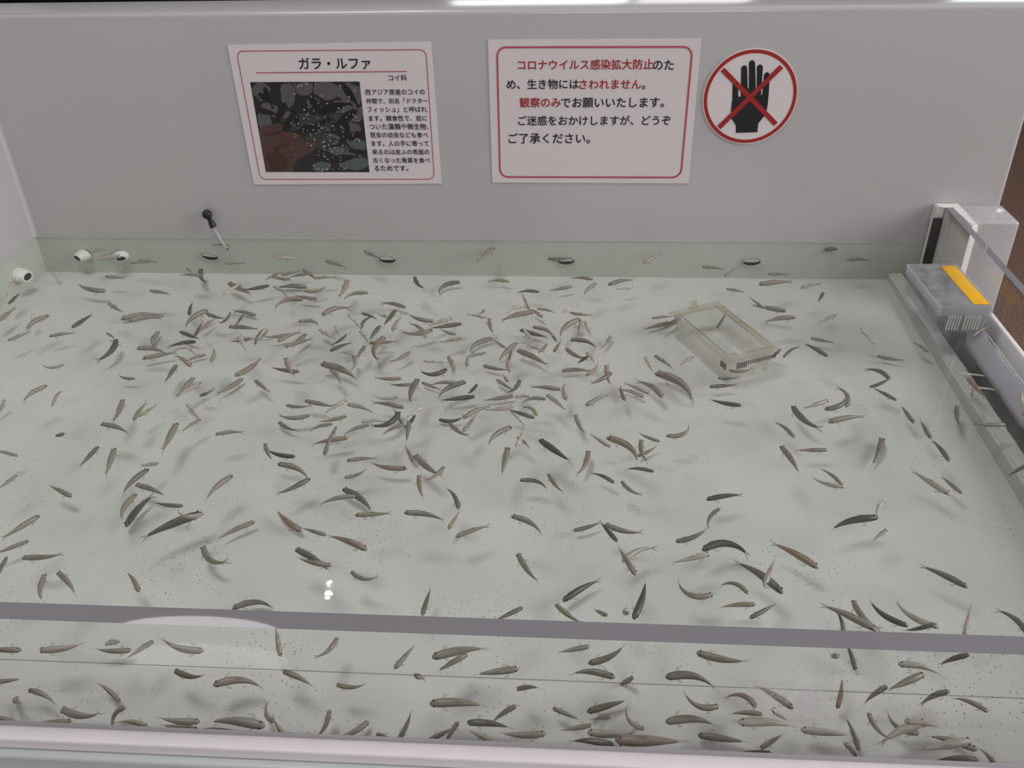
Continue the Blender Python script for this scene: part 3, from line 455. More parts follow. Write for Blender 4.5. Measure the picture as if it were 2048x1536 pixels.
0.4197,-0.3679,-0.0500,5.365,0.0362,5,0.13,0.00,n|straight grey-brown fish facing lower right, nearest the grey bag
-0.2323,-0.6610,-0.0320,5.948,0.0317,5,0.32,0.00,n|straight grey-brown fish facing right, second nearest the lamp glints
0.3202,-0.8480,-0.0200,5.590,0.0306,7,0.49,-0.88,nw|straight grey-brown fish behind the front panel facing right, second nearest the photo's lower right
-0.2392,-0.1327,-0.0530,5.662,0.0481,7,0.22,0.00,n|bent grey-brown fish facing right, nearest the inlet below the left sign
0.0601,-0.6776,-0.0140,5.243,0.0334,5,0.04,0.00,d|straight blackish fish facing lower right, nearest the photo's middle
0.3504,-0.8070,-0.0230,5.607,0.0306,6,0.55,-0.86,kw|straight dark grey fish behind the front panel facing lower right, nearest the photo's lower right
0.0656,-0.1216,-0.0170,3.900,0.0463,3,-0.23,0.00,k|bent dark grey fish facing left, nearest the inlet below the right sign
-0.7386,-0.2493,-0.0440,3.654,0.0362,4,-0.33,0.00,n|straight grey-brown fish facing left, nearest the leftmost back-wall nozzle
-0.3912,-0.2809,-0.0290,4.272,0.0419,3,-0.19,0.00,n|bent grey-brown fish facing lower left, nearest the glass dropper
-0.1800,-0.3787,-0.0230,1.320,0.0583,7,0.07,0.00,k|bent dark grey fish facing up, nearest the photo's middle
0.0704,-0.5477,-0.0440,1.953,0.0344,8,-0.01,0.00,n|bent grey-brown fish facing upper left, second nearest the sunken plastic tray
-0.2624,-0.4246,-0.0260,0.829,0.0378,6,0.22,0.00,p|straight pale fish facing upper right, nearest the inlet below the left sign
0.0111,-0.2852,-0.0170,3.230,0.0427,1,-0.19,0.00,k|curled dark grey fish facing left, nearest the photo's middle
0.3029,-0.5699,-0.0200,5.464,0.0306,7,0.25,0.44,o|bent olive fish facing right, nearest the sunken plastic tray
-0.0170,-0.4067,-0.0320,5.910,0.0362,9,0.27,0.00,n|curled grey-brown fish facing right, nearest the photo's middle
-0.3577,-0.8420,-0.0920,0.108,0.0306,7,0.73,0.75,ow|bent olive fish behind the front panel facing right, nearest the oval reflection
-0.1019,-0.6187,-0.0290,4.948,0.0412,7,0.14,0.00,k|bent dark grey fish facing lower right, nearest the photo's middle
0.0053,-0.2813,-0.0320,2.018,0.0445,8,-0.07,0.00,n|bent grey-brown fish facing upper left, nearest the photo's middle
-0.0600,-0.2898,-0.0200,1.015,0.0533,6,0.18,0.00,n|straight grey-brown fish facing upper right, nearest the photo's middle
-0.3972,-0.2182,-0.0530,0.545,0.0381,3,0.35,0.00,n|bent grey-brown fish facing right, second nearest the glass dropper
-0.1245,-0.5556,-0.0230,1.217,0.0345,3,0.14,0.00,n|bent grey-brown fish facing upper right, second nearest the lamp glints
-0.1622,-0.1794,-0.0440,0.650,0.0422,5,0.26,0.00,p|straight pale fish facing right, nearest the inlet below the left sign
-0.1534,-0.4073,-0.0650,2.732,0.0367,9,-0.22,0.00,d|curled blackish fish facing left, nearest the photo's middle
-0.1293,-0.4722,-0.0230,2.111,0.0406,7,-0.09,0.00,n|bent grey-brown fish facing upper left, nearest the inlet below the left sign
-0.5422,-0.5874,-0.0530,5.805,0.0421,5,0.16,0.00,o|straight olive fish facing lower right, nearest the left-wall nozzle
-0.4041,-0.7292,-0.0500,5.341,0.0392,6,0.29,0.00,o|straight olive fish facing lower right, nearest the oval reflection
0.0638,-0.3705,-0.0140,0.919,0.0416,4,0.27,0.00,k|straight dark grey fish facing upper right, nearest the photo's middle
-0.3318,-0.4470,-0.0200,2.835,0.0336,7,-0.30,0.00,n|bent grey-brown fish facing left, second nearest the inlet below the left sign
-0.6038,-0.5776,-0.0320,1.234,0.0290,5,0.03,0.00,n|straight grey-brown fish facing upper right, second nearest the photo's lower left
-0.5328,-0.0736,-0.0440,2.485,0.0639,5,-0.21,0.00,b|straight brownish fish facing upper left, nearest the glass dropper
-0.5517,-0.4194,-0.0350,1.841,0.0513,4,-0.06,0.00,n|straight grey-brown fish facing upper right, nearest the leftmost back-wall nozzle
0.3072,-0.4478,-0.0110,3.360,0.0464,9,-0.24,0.00,k|curled dark grey fish facing lower left, nearest the sunken plastic tray
0.2753,-0.4595,-0.0440,4.974,0.0374,7,0.06,0.00,o|bent olive fish facing lower right, nearest the sunken plastic tray
-0.2941,-0.1322,-0.0290,6.126,0.0433,9,0.20,0.00,o|curled olive fish facing right, nearest the inlet below the left sign
-0.2762,-0.4512,-0.0440,0.148,0.0329,8,0.21,0.00,n|bent grey-brown fish facing right, second nearest the lamp glints
-0.7854,-0.2735,-0.0380,4.090,0.0352,5,-0.11,0.00,n|straight grey-brown fish facing left, nearest the left-wall nozzle
0.0928,-0.5104,-0.0140,1.437,0.0443,7,-0.00,0.00,o|bent olive fish facing up, nearest the sunken plastic tray
-0.2290,-0.4925,-0.0110,3.538,0.0304,3,-0.34,0.00,p|bent pale fish facing left, nearest the photo's middle
0.5029,-0.3566,-0.0230,1.705,0.0428,5,-0.05,0.00,b|straight brownish fish facing upper left, nearest the grey bag
0.2457,-0.8386,-0.0980,3.170,0.0306,3,-0.80,-0.82,nw|bent grey-brown fish behind the front panel facing left, nearest the hazy patch
-0.0271,-0.0453,-0.0110,3.077,0.0403,6,-0.30,0.00,k|straight dark grey fish facing left, nearest the inlet below the right sign
-0.6931,-0.2597,-0.0230,4.424,0.0432,5,-0.11,0.00,d|straight blackish fish facing lower left, nearest the leftmost back-wall nozzle
-0.5205,-0.7265,-0.0170,0.841,0.0306,6,0.24,-0.78,n|straight grey-brown fish facing upper right, nearest the photo's lower left
-0.2420,-0.5460,-0.0500,3.353,0.0308,8,-0.24,0.00,n|bent grey-brown fish facing left, nearest the lamp glints
-0.0110,-0.5416,-0.0410,1.945,0.0382,6,-0.13,0.00,b|straight brownish fish facing upper left, nearest the photo's middle
0.3473,-0.2091,-0.0530,2.753,0.0340,5,-0.36,0.00,n|straight grey-brown fish facing left, second nearest the yellow-labelled clear box
0.4303,-0.0414,-0.0110,3.447,0.0391,3,-0.20,0.00,k|bent dark grey fish facing left, nearest the yellow-labelled clear box
-0.0335,-0.8087,-0.0620,2.769,0.0306,4,-0.77,0.71,nw|straight grey-brown fish behind the front panel facing upper left, nearest the lamp glints
0.4042,-0.0070,-0.0110,3.689,0.0421,2,-0.17,0.00,d|bent blackish fish facing left, nearest the rightmost back-wall inlet
0.1665,-0.6345,-0.0140,0.049,0.0306,10,0.38,-0.66,n|curled grey-brown fish facing upper right, nearest the sunken plastic tray
-0.0176,-0.3874,-0.0380,2.310,0.0430,4,-0.13,0.00,p|straight pale fish facing upper left, nearest the photo's middle
0.1716,-0.1552,-0.0530,0.845,0.0516,5,0.28,0.00,k|straight dark grey fish facing upper right, nearest the sunken plastic tray
-0.3693,-0.2210,-0.0500,1.265,0.0453,4,0.18,0.00,n|straight grey-brown fish facing upper right, nearest the glass dropper
-0.3064,-0.3235,-0.0170,4.043,0.0361,4,-0.22,0.00,d|straight blackish fish facing left, nearest the inlet below the left sign
-0.4660,-0.1529,-0.0590,5.789,0.0463,6,0.22,0.00,n|straight grey-brown fish facing right, nearest the glass dropper
-0.8352,-0.2138,-0.0410,4.614,0.0471,5,-0.05,0.00,n|straight grey-brown fish facing lower left, nearest the left-wall nozzle
-0.1859,-0.4612,-0.0350,0.502,0.0322,7,0.23,0.00,n|bent grey-brown fish facing upper right, second nearest the inlet below the left sign
-0.2010,-0.4112,-0.0290,0.513,0.0317,2,0.37,0.00,p|bent pale fish facing right, nearest the inlet below the left sign
0.2107,-0.3556,-0.0170,2.791,0.0320,8,-0.38,0.00,n|bent grey-brown fish facing left, nearest the sunken plastic tray
0.1157,-0.4930,-0.0290,5.837,0.0299,4,0.28,0.00,o|straight olive fish facing right, nearest the sunken plastic tray
-0.1932,-0.3534,-0.0470,0.329,0.0324,3,0.16,0.00,n|bent grey-brown fish facing right, third nearest the photo's middle
-0.1963,-0.8240,-0.0950,1.480,0.0306,2,0.03,-0.76,nw|bent grey-brown fish behind the front panel facing upper right, second nearest the lamp glints
-0.1470,-0.5868,-0.0110,1.711,0.0402,6,0.00,0.00,b|straight brownish fish facing up, nearest the photo's middle
-0.2118,-0.2618,-0.0530,1.113,0.0394,3,0.02,0.00,n|bent grey-brown fish facing upper right, nearest the inlet below the left sign
-0.3806,-0.1120,-0.0500,6.182,0.0415,4,0.29,0.00,n|straight grey-brown fish facing right, nearest the inlet below the left sign
-0.1134,-0.0066,-0.0110,1.142,0.0607,5,0.13,0.00,n|straight grey-brown fish facing upper right, nearest the inlet below the right sign
0.0116,-0.0628,-0.0500,0.387,0.0395,5,0.40,0.00,o|straight olive fish facing right, nearest the inlet below the right sign
-0.0474,-0.8367,-0.0980,0.214,0.0306,5,0.69,0.81,pw|straight pale fish behind the front panel facing right, nearest the lamp glints
-0.3928,-0.8232,-0.0890,5.705,0.0306,6,0.57,0.43,nw|straight grey-brown fish behind the front panel facing lower right, nearest the oval reflection
-0.4429,-0.4459,-0.0440,0.944,0.0317,6,0.19,0.00,n|straight grey-brown fish facing upper right, second nearest the lamp glints
-0.2407,-0.8436,-0.0920,5.745,0.0306,1,0.61,-0.53,nw|curled grey-brown fish behind the front panel facing down, nearest the oval reflection
-0.6368,-0.5208,-0.0410,0.319,0.0306,6,0.29,0.61,n|straight grey-brown fish facing right, nearest the left-wall nozzle
-0.0414,-0.2520,-0.0170,3.057,0.0423,1,-0.40,0.00,n|curled grey-brown fish facing upper left, nearest the photo's middle
-0.1655,-0.0453,-0.0530,0.078,0.0542,10,0.31,0.00,k|curled dark grey fish facing upper right, nearest the inlet below the left sign
0.3022,-0.0927,-0.0110,3.281,0.0350,4,-0.38,0.00,n|straight grey-brown fish facing left, nearest the rightmost back-wall inlet
-0.1365,-0.8501,-0.0890,3.854,0.0306,6,-0.60,0.83,nw|straight grey-brown fish behind the front panel facing lower left, second nearest the lamp glints
0.0539,-0.8502,-0.0650,5.390,0.0306,6,0.37,-0.83,nw|straight grey-brown fish behind the front panel facing lower right, nearest the hazy patch
0.0496,-0.7685,-0.0290,5.166,0.0306,5,0.24,-0.59,n|straight grey-brown fish facing lower right, nearest the lamp glints
0.2089,-0.0631,-0.0140,3.052,0.0351,4,-0.20,0.00,n|straight grey-brown fish facing left, nearest the sunken plastic tray
-0.0370,-0.1057,-0.0380,5.901,0.0372,8,0.19,0.00,k|bent dark grey fish facing right, nearest the inlet below the right sign
0.0440,-0.0921,-0.0230,5.818,0.0367,7,0.30,0.00,n|bent grey-brown fish facing right, nearest the inlet below the right sign
-0.5135,-0.4727,-0.0290,4.823,0.0402,4,0.05,0.00,o|straight olive fish facing lower left, nearest the leftmost back-wall nozzle
'''
REST='''
0.0095,-0.1643,-0.0410,2.789,0.0348,6,-0.18,0.00,b
-0.4323,-0.0707,-0.0380,6.077,0.0407,5,0.29,0.00,n
0.1202,-0.3176,-0.0200,2.308,0.0387,4,-0.24,0.00,n
-0.4063,-0.0913,-0.0470,2.836,0.0394,9,-0.21,0.00,o
-0.3970,-0.0648,-0.0380,3.372,0.0368,4,-0.18,0.00,o
-0.1129,-0.4778,-0.0320,4.370,0.0399,5,-0.14,0.00,n
-0.5051,-0.2640,-0.0620,0.317,0.0334,8,0.20,0.00,n
0.0189,-0.4080,-0.0530,1.747,0.0443,6,-0.08,0.00,n
-0.3545,-0.4237,-0.0620,2.343,0.0375,7,-0.18,0.00,k
-0.1419,-0.2360,-0.0440,0.472,0.0334,5,0.26,0.00,o
-0.5650,-0.0902,-0.0230,6.077,0.0378,6,0.32,0.00,n
0.1988,-0.3511,-0.0320,3.102,0.0291,6,-0.23,0.00,k
0.0925,-0.4749,-0.0650,3.719,0.0331,6,-0.27,0.00,k
-0.4351,-0.2623,-0.0350,0.575,0.0308,3,0.16,0.00,k
0.4241,-0.4205,-0.0470,4.833,0.0385,5,0.08,0.00,k
-0.1141,-0.6208,-0.0560,4.425,0.0322,5,-0.05,0.00,b
-0.0873,-0.0479,-0.0500,5.818,0.0375,8,0.20,0.00,o
-0.4326,-0.0373,-0.0170,6.268,0.0383,4,0.35,0.00,p
-0.0462,-0.5299,-0.0140,4.467,0.0410,6,-0.12,0.00,p
-0.4859,-0.3523,-0.0260,5.478,0.0469,6,0.14,0.00,b
0.4283,-0.4642,-0.0380,4.741,0.0381,5,0.02,0.00,k
-0.3884,-0.0155,-0.0320,2.747,0.0463,4,-0.28,0.00,n
0.0626,-0.4806,-0.0410,6.121,0.0306,5,0.19,0.57,n
0.3437,-0.1326,-0.0140,3.894,0.0396,3,-0.27,0.00,n
0.0591,-0.3192,-0.0350,1.538,0.0513,6,-0.03,0.00,b
-0.5236,-0.4433,-0.0440,4.259,0.0296,5,-0.14,0.00,o
-0.5550,-0.2250,-0.0470,2.635,0.0439,5,-0.18,0.00,d
-0.0530,-0.3583,-0.0350,1.492,0.0399,2,0.13,0.00,d
-0.6276,-0.1440,-0.0230,3.003,0.0394,4,-0.36,0.00,n
-0.1779,-0.4676,-0.0260,1.648,0.0431,5,0.09,0.00,k
-0.5102,-0.1509,-0.0260,4.510,0.0442,4,-0.11,0.00,p
-0.5220,-0.3206,-0.0440,1.585,0.0453,5,-0.00,0.00,k
-0.3586,-0.3474,-0.0140,1.958,0.0528,6,-0.08,0.00,b
-0.2403,-0.8072,-0.0380,5.079,0.0306,5,0.38,0.55,bw
-0.6464,-0.3716,-0.0140,0.915,0.0288,1,0.29,0.00,n
-0.5415,-0.0526,-0.0200,3.356,0.0346,4,-0.40,0.00,o
-0.1871,-0.3264,-0.0620,2.595,0.0345,5,-0.15,0.00,n
0.1207,-0.0573,-0.0110,4.016,0.0491,5,-0.31,0.00,n
-0.3720,-0.2399,-0.0200,3.659,0.0382,0,-0.19,0.00,n
0.2595,-0.7661,-0.0350,4.611,0.0306,8,-0.14,0.82,k
0.1268,-0.1840,-0.0380,3.503,0.0316,4,-0.40,0.00,n
-0.1809,-0.3348,-0.0230,3.120,0.0289,4,-0.20,0.00,p
-0.3950,-0.7893,-0.0380,1.332,0.0306,7,0.07,0.78,nw
-0.3337,-0.0963,-0.0260,1.661,0.0605,4,0.06,0.00,b
0.4877,-0.3820,-0.0470,1.190,0.0457,6,0.15,0.00,k
-0.1066,-0.2218,-0.0200,5.812,0.0323,6,0.27,0.00,p
-0.0529,-0.1954,-0.0140,0.257,0.0355,8,0.29,0.00,p
-0.0870,-0.3207,-0.0590,2.325,0.0368,5,-0.22,0.00,n
-0.1034,-0.2764,-0.0440,0.373,0.0300,6,0.36,0.00,n
-0.1709,-0.4953,-0.0650,5.190,0.0394,5,0.04,0.00,n
0.1817,-0.8327,-0.0680,3.513,0.0306,5,-0.78,-0.90,pw
-0.7330,-0.0726,-0.0350,3.009,0.0364,5,-0.32,0.00,n
-0.0374,-0.2542,-0.0350,0.590,0.0303,4,0.23,0.00,p
-0.0743,-0.8366,-0.0920,0.380,0.0306,6,0.62,-0.94,nw
-0.5234,-0.1955,-0.0320,2.545,0.0399,6,-0.15,0.00,k
0.3366,-0.6192,-0.0410,0.746,0.0289,5,0.29,0.00,n
-0.0461,-0.3035,-0.0140,2.559,0.0336,4,-0.14,0.00,p
-0.2420,-0.1908,-0.0260,1.362,0.0486,5,0.03,0.00,d
-0.4635,-0.5286,-0.0410,1.266,0.0306,5,0.10,0.53,n
-0.4142,-0.0334,-0.0470,0.096,0.0328,7,0.30,0.00,k
-0.4086,-0.3419,-0.0530,2.361,0.0427,5,-0.11,0.00,n
-0.6873,-0.0444,-0.0200,3.246,0.0368,3,-0.20,0.00,n
-0.0264,-0.4680,-0.0140,4.924,0.0322,9,0.15,0.00,o
0.4943,-0.2544,-0.0470,5.033,0.0319,6,0.11,0.00,n
0.3859,-0.3525,-0.0320,2.596,0.0306,8,-0.17,0.61,k
-0.5320,-0.2065,-0.0530,4.491,0.0373,4,-0.02,0.00,b
-0.4339,-0.1042,-0.0140,3.524,0.0307,6,-0.22,0.00,k
-0.2266,-0.8466,-0.1010,5.934,0.0306,4,0.79,0.83,nw
0.2783,-0.7711,-0.0710,5.088,0.0306,6,0.24,0.95,kw
-0.2716,-0.5131,-0.0440,4.776,0.0374,5,0.14,0.00,k
0.3754,-0.2117,-0.0140,0.669,0.0374,5,0.26,0.00,n
-0.4969,-0.8166,-0.0920,2.023,0.0306,7,-0.25,0.58,nw
-0.1681,-0.4354,-0.0260,1.134,0.0293,4,0.10,0.00,p
0.2379,-0.1243,-0.0200,2.923,0.0285,4,-0.37,0.00,n
-0.7062,-0.0341,-0.0290,3.222,0.0319,5,-0.32,0.00,n
-0.0373,-0.2038,-0.0140,3.046,0.0296,3,-0.32,0.00,o
-0.0565,-0.4175,-0.0170,2.948,0.0306,2,-0.38,0.40,p
0.2924,-0.1621,-0.0260,6.020,0.0306,4,0.31,0.45,n
-0.3539,-0.2081,-0.0500,2.402,0.0418,5,-0.27,0.00,p
-0.3230,-0.0149,-0.0140,2.442,0.0443,5,-0.33,0.00,n
-0.5470,0.0006,-0.0110,6.235,0.0314,6,0.29,0.00,n
0.0703,-0.7594,-0.0380,5.161,0.0306,2,0.20,-0.75,n
0.3297,-0.6106,-0.0110,0.864,0.0298,7,0.21,0.00,p
-0.4145,-0.0600,-0.0260,2.439,0.0511,4,-0.15,0.00,n
-0.2594,-0.2214,-0.0350,1.285,0.0448,6,-0.03,0.00,k
-0.3346,-0.5248,-0.0200,1.968,0.0361,6,-0.11,0.00,k
-0.7717,-0.0341,-0.0110,3.756,0.0285,4,-0.18,0.00,n
-0.0308,-0.1582,-0.0530,5.221,0.0379,7,0.04,0.00,n
0.1060,-0.0727,-0.0440,0.497,0.0310,4,0.36,0.00,p
-0.5966,-0.2049,-0.0590,1.463,0.0525,8,-0.03,0.00,n
0.0076,-0.3936,-0.0410,5.001,0.0413,3,0.08,0.00,b
0.2444,-0.7996,-0.0410,4.616,0.0306,5,0.01,-0.85,bw
-0.3079,-0.3267,-0.0440,2.328,0.0436,3,-0.18,0.00,n
-0.4376,-0.0851,-0.0230,0.110,0.0306,6,0.36,-0.38,o
0.0313,-0.3547,-0.0290,3.886,0.0384,8,-0.13,0.00,b
-0.0008,-0.1964,-0.0230,3.911,0.0331,5,-0.19,0.00,p
-0.6664,-0.1967,-0.0170,2.462,0.0465,5,-0.35,0.00,n
-0.2017,-0.2012,-0.0560,5.240,0.0390,7,0.10,0.00,n
-0.2871,-0.2253,-0.0380,4.911,0.0392,1,0.17,0.00,k
-0.4709,-0.3796,-0.0470,2.441,0.0306,9,-0.25,0.45,k
-0.3085,-0.2679,-0.0590,3.683,0.0306,5,-0.22,-0.57,p
-0.0506,-0.4658,-0.0470,2.454,0.0288,3,-0.29,0.00,n
-0.7226,-0.3977,-0.0590,1.406,0.0306,4,-0.04,-0.63,n
-0.1422,-0.2859,-0.0110,5.862,0.0295,4,0.23,0.00,n
0.5383,-0.2620,-0.0110,3.741,0.0306,2,-0.28,0.56,p
0.4020,-0.2287,-0.0320,2.654,0.0306,4,-0.18,-0.69,p
-0.4412,-0.2869,-0.0170,2.092,0.0483,5,-0.21,0.00,p
-0.3024,-0.2379,-0.0470,0.524,0.0306,3,0.18,-0.60,k
0.0486,-0.1162,-0.0170,0.867,0.0439,7,0.29,0.00,n
-0.4788,-0.3283,-0.0140,0.158,0.0306,4,0.36,0.68,p
-0.2307,-0.2731,-0.0140,4.726,0.0430,4,-0.06,0.00,n
0.1716,-0.8484,-0.0740,3.008,0.0306,5,-0.78,0.99,nw
-0.4871,-0.3897,-0.0620,2.547,0.0386,3,-0.36,0.00,p
-0.2742,-0.2796,-0.0110,2.214,0.0424,4,-0.16,0.00,p
0.0693,-0.2001,-0.0590,1.270,0.0407,4,0.06,0.00,n
0.1105,-0.3017,-0.0320,1.768,0.0390,5,-0.13,0.00,p
-0.5758,-0.3380,-0.0560,0.126,0.0289,2,0.26,0.00,k
-0.2834,-0.2284,-0.0110,2.698,0.0311,4,-0.23,0.00,k
-0.5947,-0.0244,-0.0440,1.826,0.0610,7,-0.02,0.00,d
0.1732,-0.3086,-0.0260,0.695,0.0307,6,0.11,0.00,n
-0.1599,-0.2586,-0.0620,2.051,0.0438,3,-0.14,0.00,b
-0.2278,-0.1006,-0.0170,1.822,0.0472,7,-0.06,0.00,d
0.2435,-0.0590,-0.0260,3.596,0.0306,4,-0.32,0.43,n
0.0806,-0.3878,-0.0440,4.945,0.0370,4,0.00,0.00,k
-0.2732,-0.2678,-0.0410,1.401,0.0365,5,0.01,0.00,k
-0.1199,-0.3560,-0.0170,4.930,0.0346,2,0.17,0.00,n
-0.1065,-0.1904,-0.0380,1.669,0.0462,6,-0.03,0.00,n
0.3820,-0.8491,-0.0920,5.762,0.0306,7,0.59,0.99,bw
-0.2467,-0.5133,-0.0110,0.628,0.0306,6,0.24,-0.88,n
-0.4610,-0.3454,-0.0230,4.791,0.0429,7,0.14,0.00,o
-0.0674,-0.4109,-0.0530,2.982,0.0306,4,-0.20,-0.80,p
0.0254,-0.2324,-0.0170,1.478,0.0446,5,0.08,0.00,b
-0.2887,-0.2809,-0.0500,2.058,0.0398,2,-0.11,0.00,n
0.5114,-0.5364,-0.0290,5.762,0.0306,5,0.20,-0.99,k
-0.8446,-0.1627,-0.0380,4.742,0.0359,5,0.09,0.00,d
-0.1159,-0.8315,-0.0500,4.711,0.0306,4,-0.02,-0.99,nw
-0.6815,-0.0806,-0.0110,0.653,0.0306,8,0.17,-0.48,n
-0.0769,-0.2778,-0.0350,5.439,0.0292,5,0.27,0.00,n
0.2928,-0.8100,-0.0620,5.976,0.0306,6,0.65,-0.99,nw
0.0324,-0.2826,-0.0380,2.171,0.0328,3,-0.26,0.00,p
-0.2689,-0.2069,-0.0320,3.860,0.0306,5,-0.24,-0.71,p
-0.5845,-0.5218,-0.0260,4.679,0.0306,7,0.06,-0.51,d
-0.0107,-0.2976,-0.0290,4.428,0.0345,5,-0.03,0.00,k
0.3676,-0.7552,-0.0380,4.333,0.0306,5,-0.17,0.92,p
0.2483,-0.8115,-0.0740,4.244,0.0306,6,-0.31,0.99,bw
-0.4388,-0.1398,-0.0230,3.512,0.0306,1,-0.35,-0.55,n
-0.8477,-0.1336,-0.0170,1.985,0.0430,4,-0.14,0.00,p
-0.4233,-0.2113,-0.0590,6.210,0.0306,6,0.32,-0.83,p
-0.5565,-0.1803,-0.0440,5.052,0.0420,4,0.16,0.00,d
-0.5123,-0.2832,-0.0110,3.199,0.0306,6,-0.36,0.94,k
-0.3150,-0.2550,-0.0170,2.011,0.0359,5,-0.18,0.00,p
0.4945,-0.3960,-0.0140,1.135,0.0309,5,0.23,0.00,n
0.0313,-0.1577,-0.0590,1.796,0.0360,5,-0.00,0.00,p
-0.5122,-0.2214,-0.0290,1.074,0.0306,5,0.07,-0.81,p
-0.4828,-0.1906,-0.0410,0.841,0.0306,1,0.22,-0.86,k
-0.4268,-0.2817,-0.0260,4.446,0.0306,2,-0.14,0.87,k
0.0359,-0.3515,-0.0140,5.360,0.0306,5,0.24,-0.78,d
-0.4536,-0.2174,-0.0320,5.906,0.0306,6,0.33,-0.83,n
0.5450,-0.4012,-0.0200,1.518,0.0306,5,0.08,-0.78,p
-0.1674,-0.4503,-0.0380,0.438,0.0306,2,0.18,-0.99,d
-0.1921,-0.4150,-0.0650,5.679,0.0306,5,0.27,0.90,k
-0.2736,-0.2494,-0.0110,0.169,0.0306,6,0.20,0.99,p
0.3712,-0.1508,-0.0110,1.136,0.0352,5,0.19,0.00,d
-0.6711,-0.2166,-0.0560,2.553,0.0291,4,-0.19,0.00,n
-0.7921,-0.1907,-0.0440,1.999,0.0306,3,-0.21,-0.43,p
-0.0643,-0.3699,-0.0110,4.960,0.0306,5,0.01,0.58,b
0.0782,-0.7937,-0.0860,5.561,0.0306,6,0.47,-0.99,nw
-0.5878,-0.0911,-0.0110,2.656,0.0299,1,-0.18,0.00,n
-0.0140,-0.2713,-0.0440,5.921,0.0306,3,0.26,-0.99,p
0.2988,-0.2691,-0.0500,5.360,0.0306,4,0.24,-0.98,k
-0.0970,-0.3984,-0.0290,5.954,0.0306,3,0.34,-0.99,k
-0.1147,-0.1723,-0.0440,4.949,0.0306,7,0.07,-0.68,p
-0.0691,-0.3281,-0.0440,1.325,0.0306,5,-0.02,0.87,n
0.2827,-0.3044,-0.0170,3.286,0.0306,2,-0.30,0.99,n
-0.0167,-0.2489,-0.0440,4.207,0.0306,6,-0.05,-0.84,k
-0.6277,-0.4587,-0.0110,3.818,0.0306,2,-0.12,0.99,p
-0.0482,-0.1098,-0.0560,5.610,0.0306,5,0.19,0.99,o
-0.0585,-0.2702,-0.0230,3.423,0.0306,6,-0.37,-0.99,p
-0.8229,-0.0457,-0.0500,5.960,0.0306,4,0.37,0.99,p
0.2177,-0.1661,-0.0530,3.475,0.0306,6,-0.25,0.99,d
-0.0650,-0.2879,-0.0380,1.213,0.0306,4,0.19,-0.99,k
'''
SIGN={"t1": [["ガラ・ルファ", -0.0487, 0.077, 0.1054], ["コイ科", 0.0812, 0.0564, 0.0266], ["西アジア原産のコイの", 0.0447, 0.0359, 0.0883], ["仲間で、別名「ドクター", 0.0448, 0.023, 0.0918], ["フィッシュ」と呼ばれ", 0.0449, 0.0105, 0.0891], ["ます。雑食性で、岩に", 0.0455, -0.0026, 0.0879], ["ついた藻類や微生物、", 0.0452, -0.0151, 0.0897], ["昆虫の幼虫なども食べ", 0.0457, -0.0277, 0.0874], ["ます。人の手に寄って", 0.0456, -0.0408, 0.0875], ["来るのは皮ふの表面の", 0.0457, -0.0539, 0.0876], ["古くなった角質を食べ", 0.0455, -0.0669, 0.088], ["るためです。", 0.0461, -0.0795, 0.0524]], "b1": [[-0.138, 0.0959], [0.1398, 0.0962], [0.1389, -0.0973], [-0.1365, -0.0979]], "rule": [[-0.1138, 0.0647], [0.109, 0.0654]], "ph": [[-0.1263, 0.0513], [0.0378, 0.0514], [0.0386, -0.0853], [-0.1242, -0.0862]], "t2": [["コロナウイルス感染拡大防止", -0.1082, 0.0705, 0.1921], ["のた", 0.0844, 0.0694, 0.029], ["め、生き物には", -0.1244, 0.0434, 0.1038], ["さわれません", -0.0201, 0.0429, 0.0885], ["。", 0.0707, 0.0425, 0.0147], ["観察のみ", -0.1058, 0.0171, 0.0599], ["でお願いいたします。", -0.0455, 0.0169, 0.149], ["ご迷惑をおかけしますが、どうぞ", -0.1092, -0.0094, 0.2234], ["ご了承ください。", -0.1242, -0.036, 0.1213]], "b2": [[-0.138, 0.0967], [0.1394, 0.0953], [0.1379, -0.0971], [-0.139, -0.0969]], "hand": [[[-0.0249, -0.0045], [-0.0269, 0.0182], [-0.0242, 0.0209], [-0.0197, 0.0171], [-0.0166, -0.0004], [-0.0134, -0.0004], [-0.0173, 0.0394], [-0.0154, 0.0427], [-0.0121, 0.0434], [-0.0092, 0.0409], [-0.005, 0.0114], [-0.0034, 0.0114], [-0.0073, 0.046], [-0.0055, 0.0497], [-0.0025, 0.0506], [0.0011, 0.047], [0.0064, 0.0113], [0.0077, 0.0113], [0.0044, 0.0415], [0.0068, 0.0441], [0.0102, 0.0441], [0.0128, 0.0408], [0.0148, 0.0022], [0.0166, 0.0022], [0.0157, 0.0304], [0.0182, 0.0337], [0.0216, 0.0332], [0.0238, 0.0303], [0.0257, 0.0021], [0.0262, -0.0139], [0.0252, -0.0255], [0.0162, -0.0389], [0.0165, -0.0519], [-0.0144, -0.0528], [-0.0157, -0.0419], [-0.023, -0.032], [-0.0252, -0.0207]]], "x": [[[-0.043, 0.0378], [0.0416, -0.0401]], [[0.0385, 0.0413], [-0.0398, -0.0449]]], "hw": [0.067, 0.0679], "cc": [0.2624, 0.22460000000000002], "c1": [-0.3413, 0.1983], "c2": [0.0366, 0.201]}

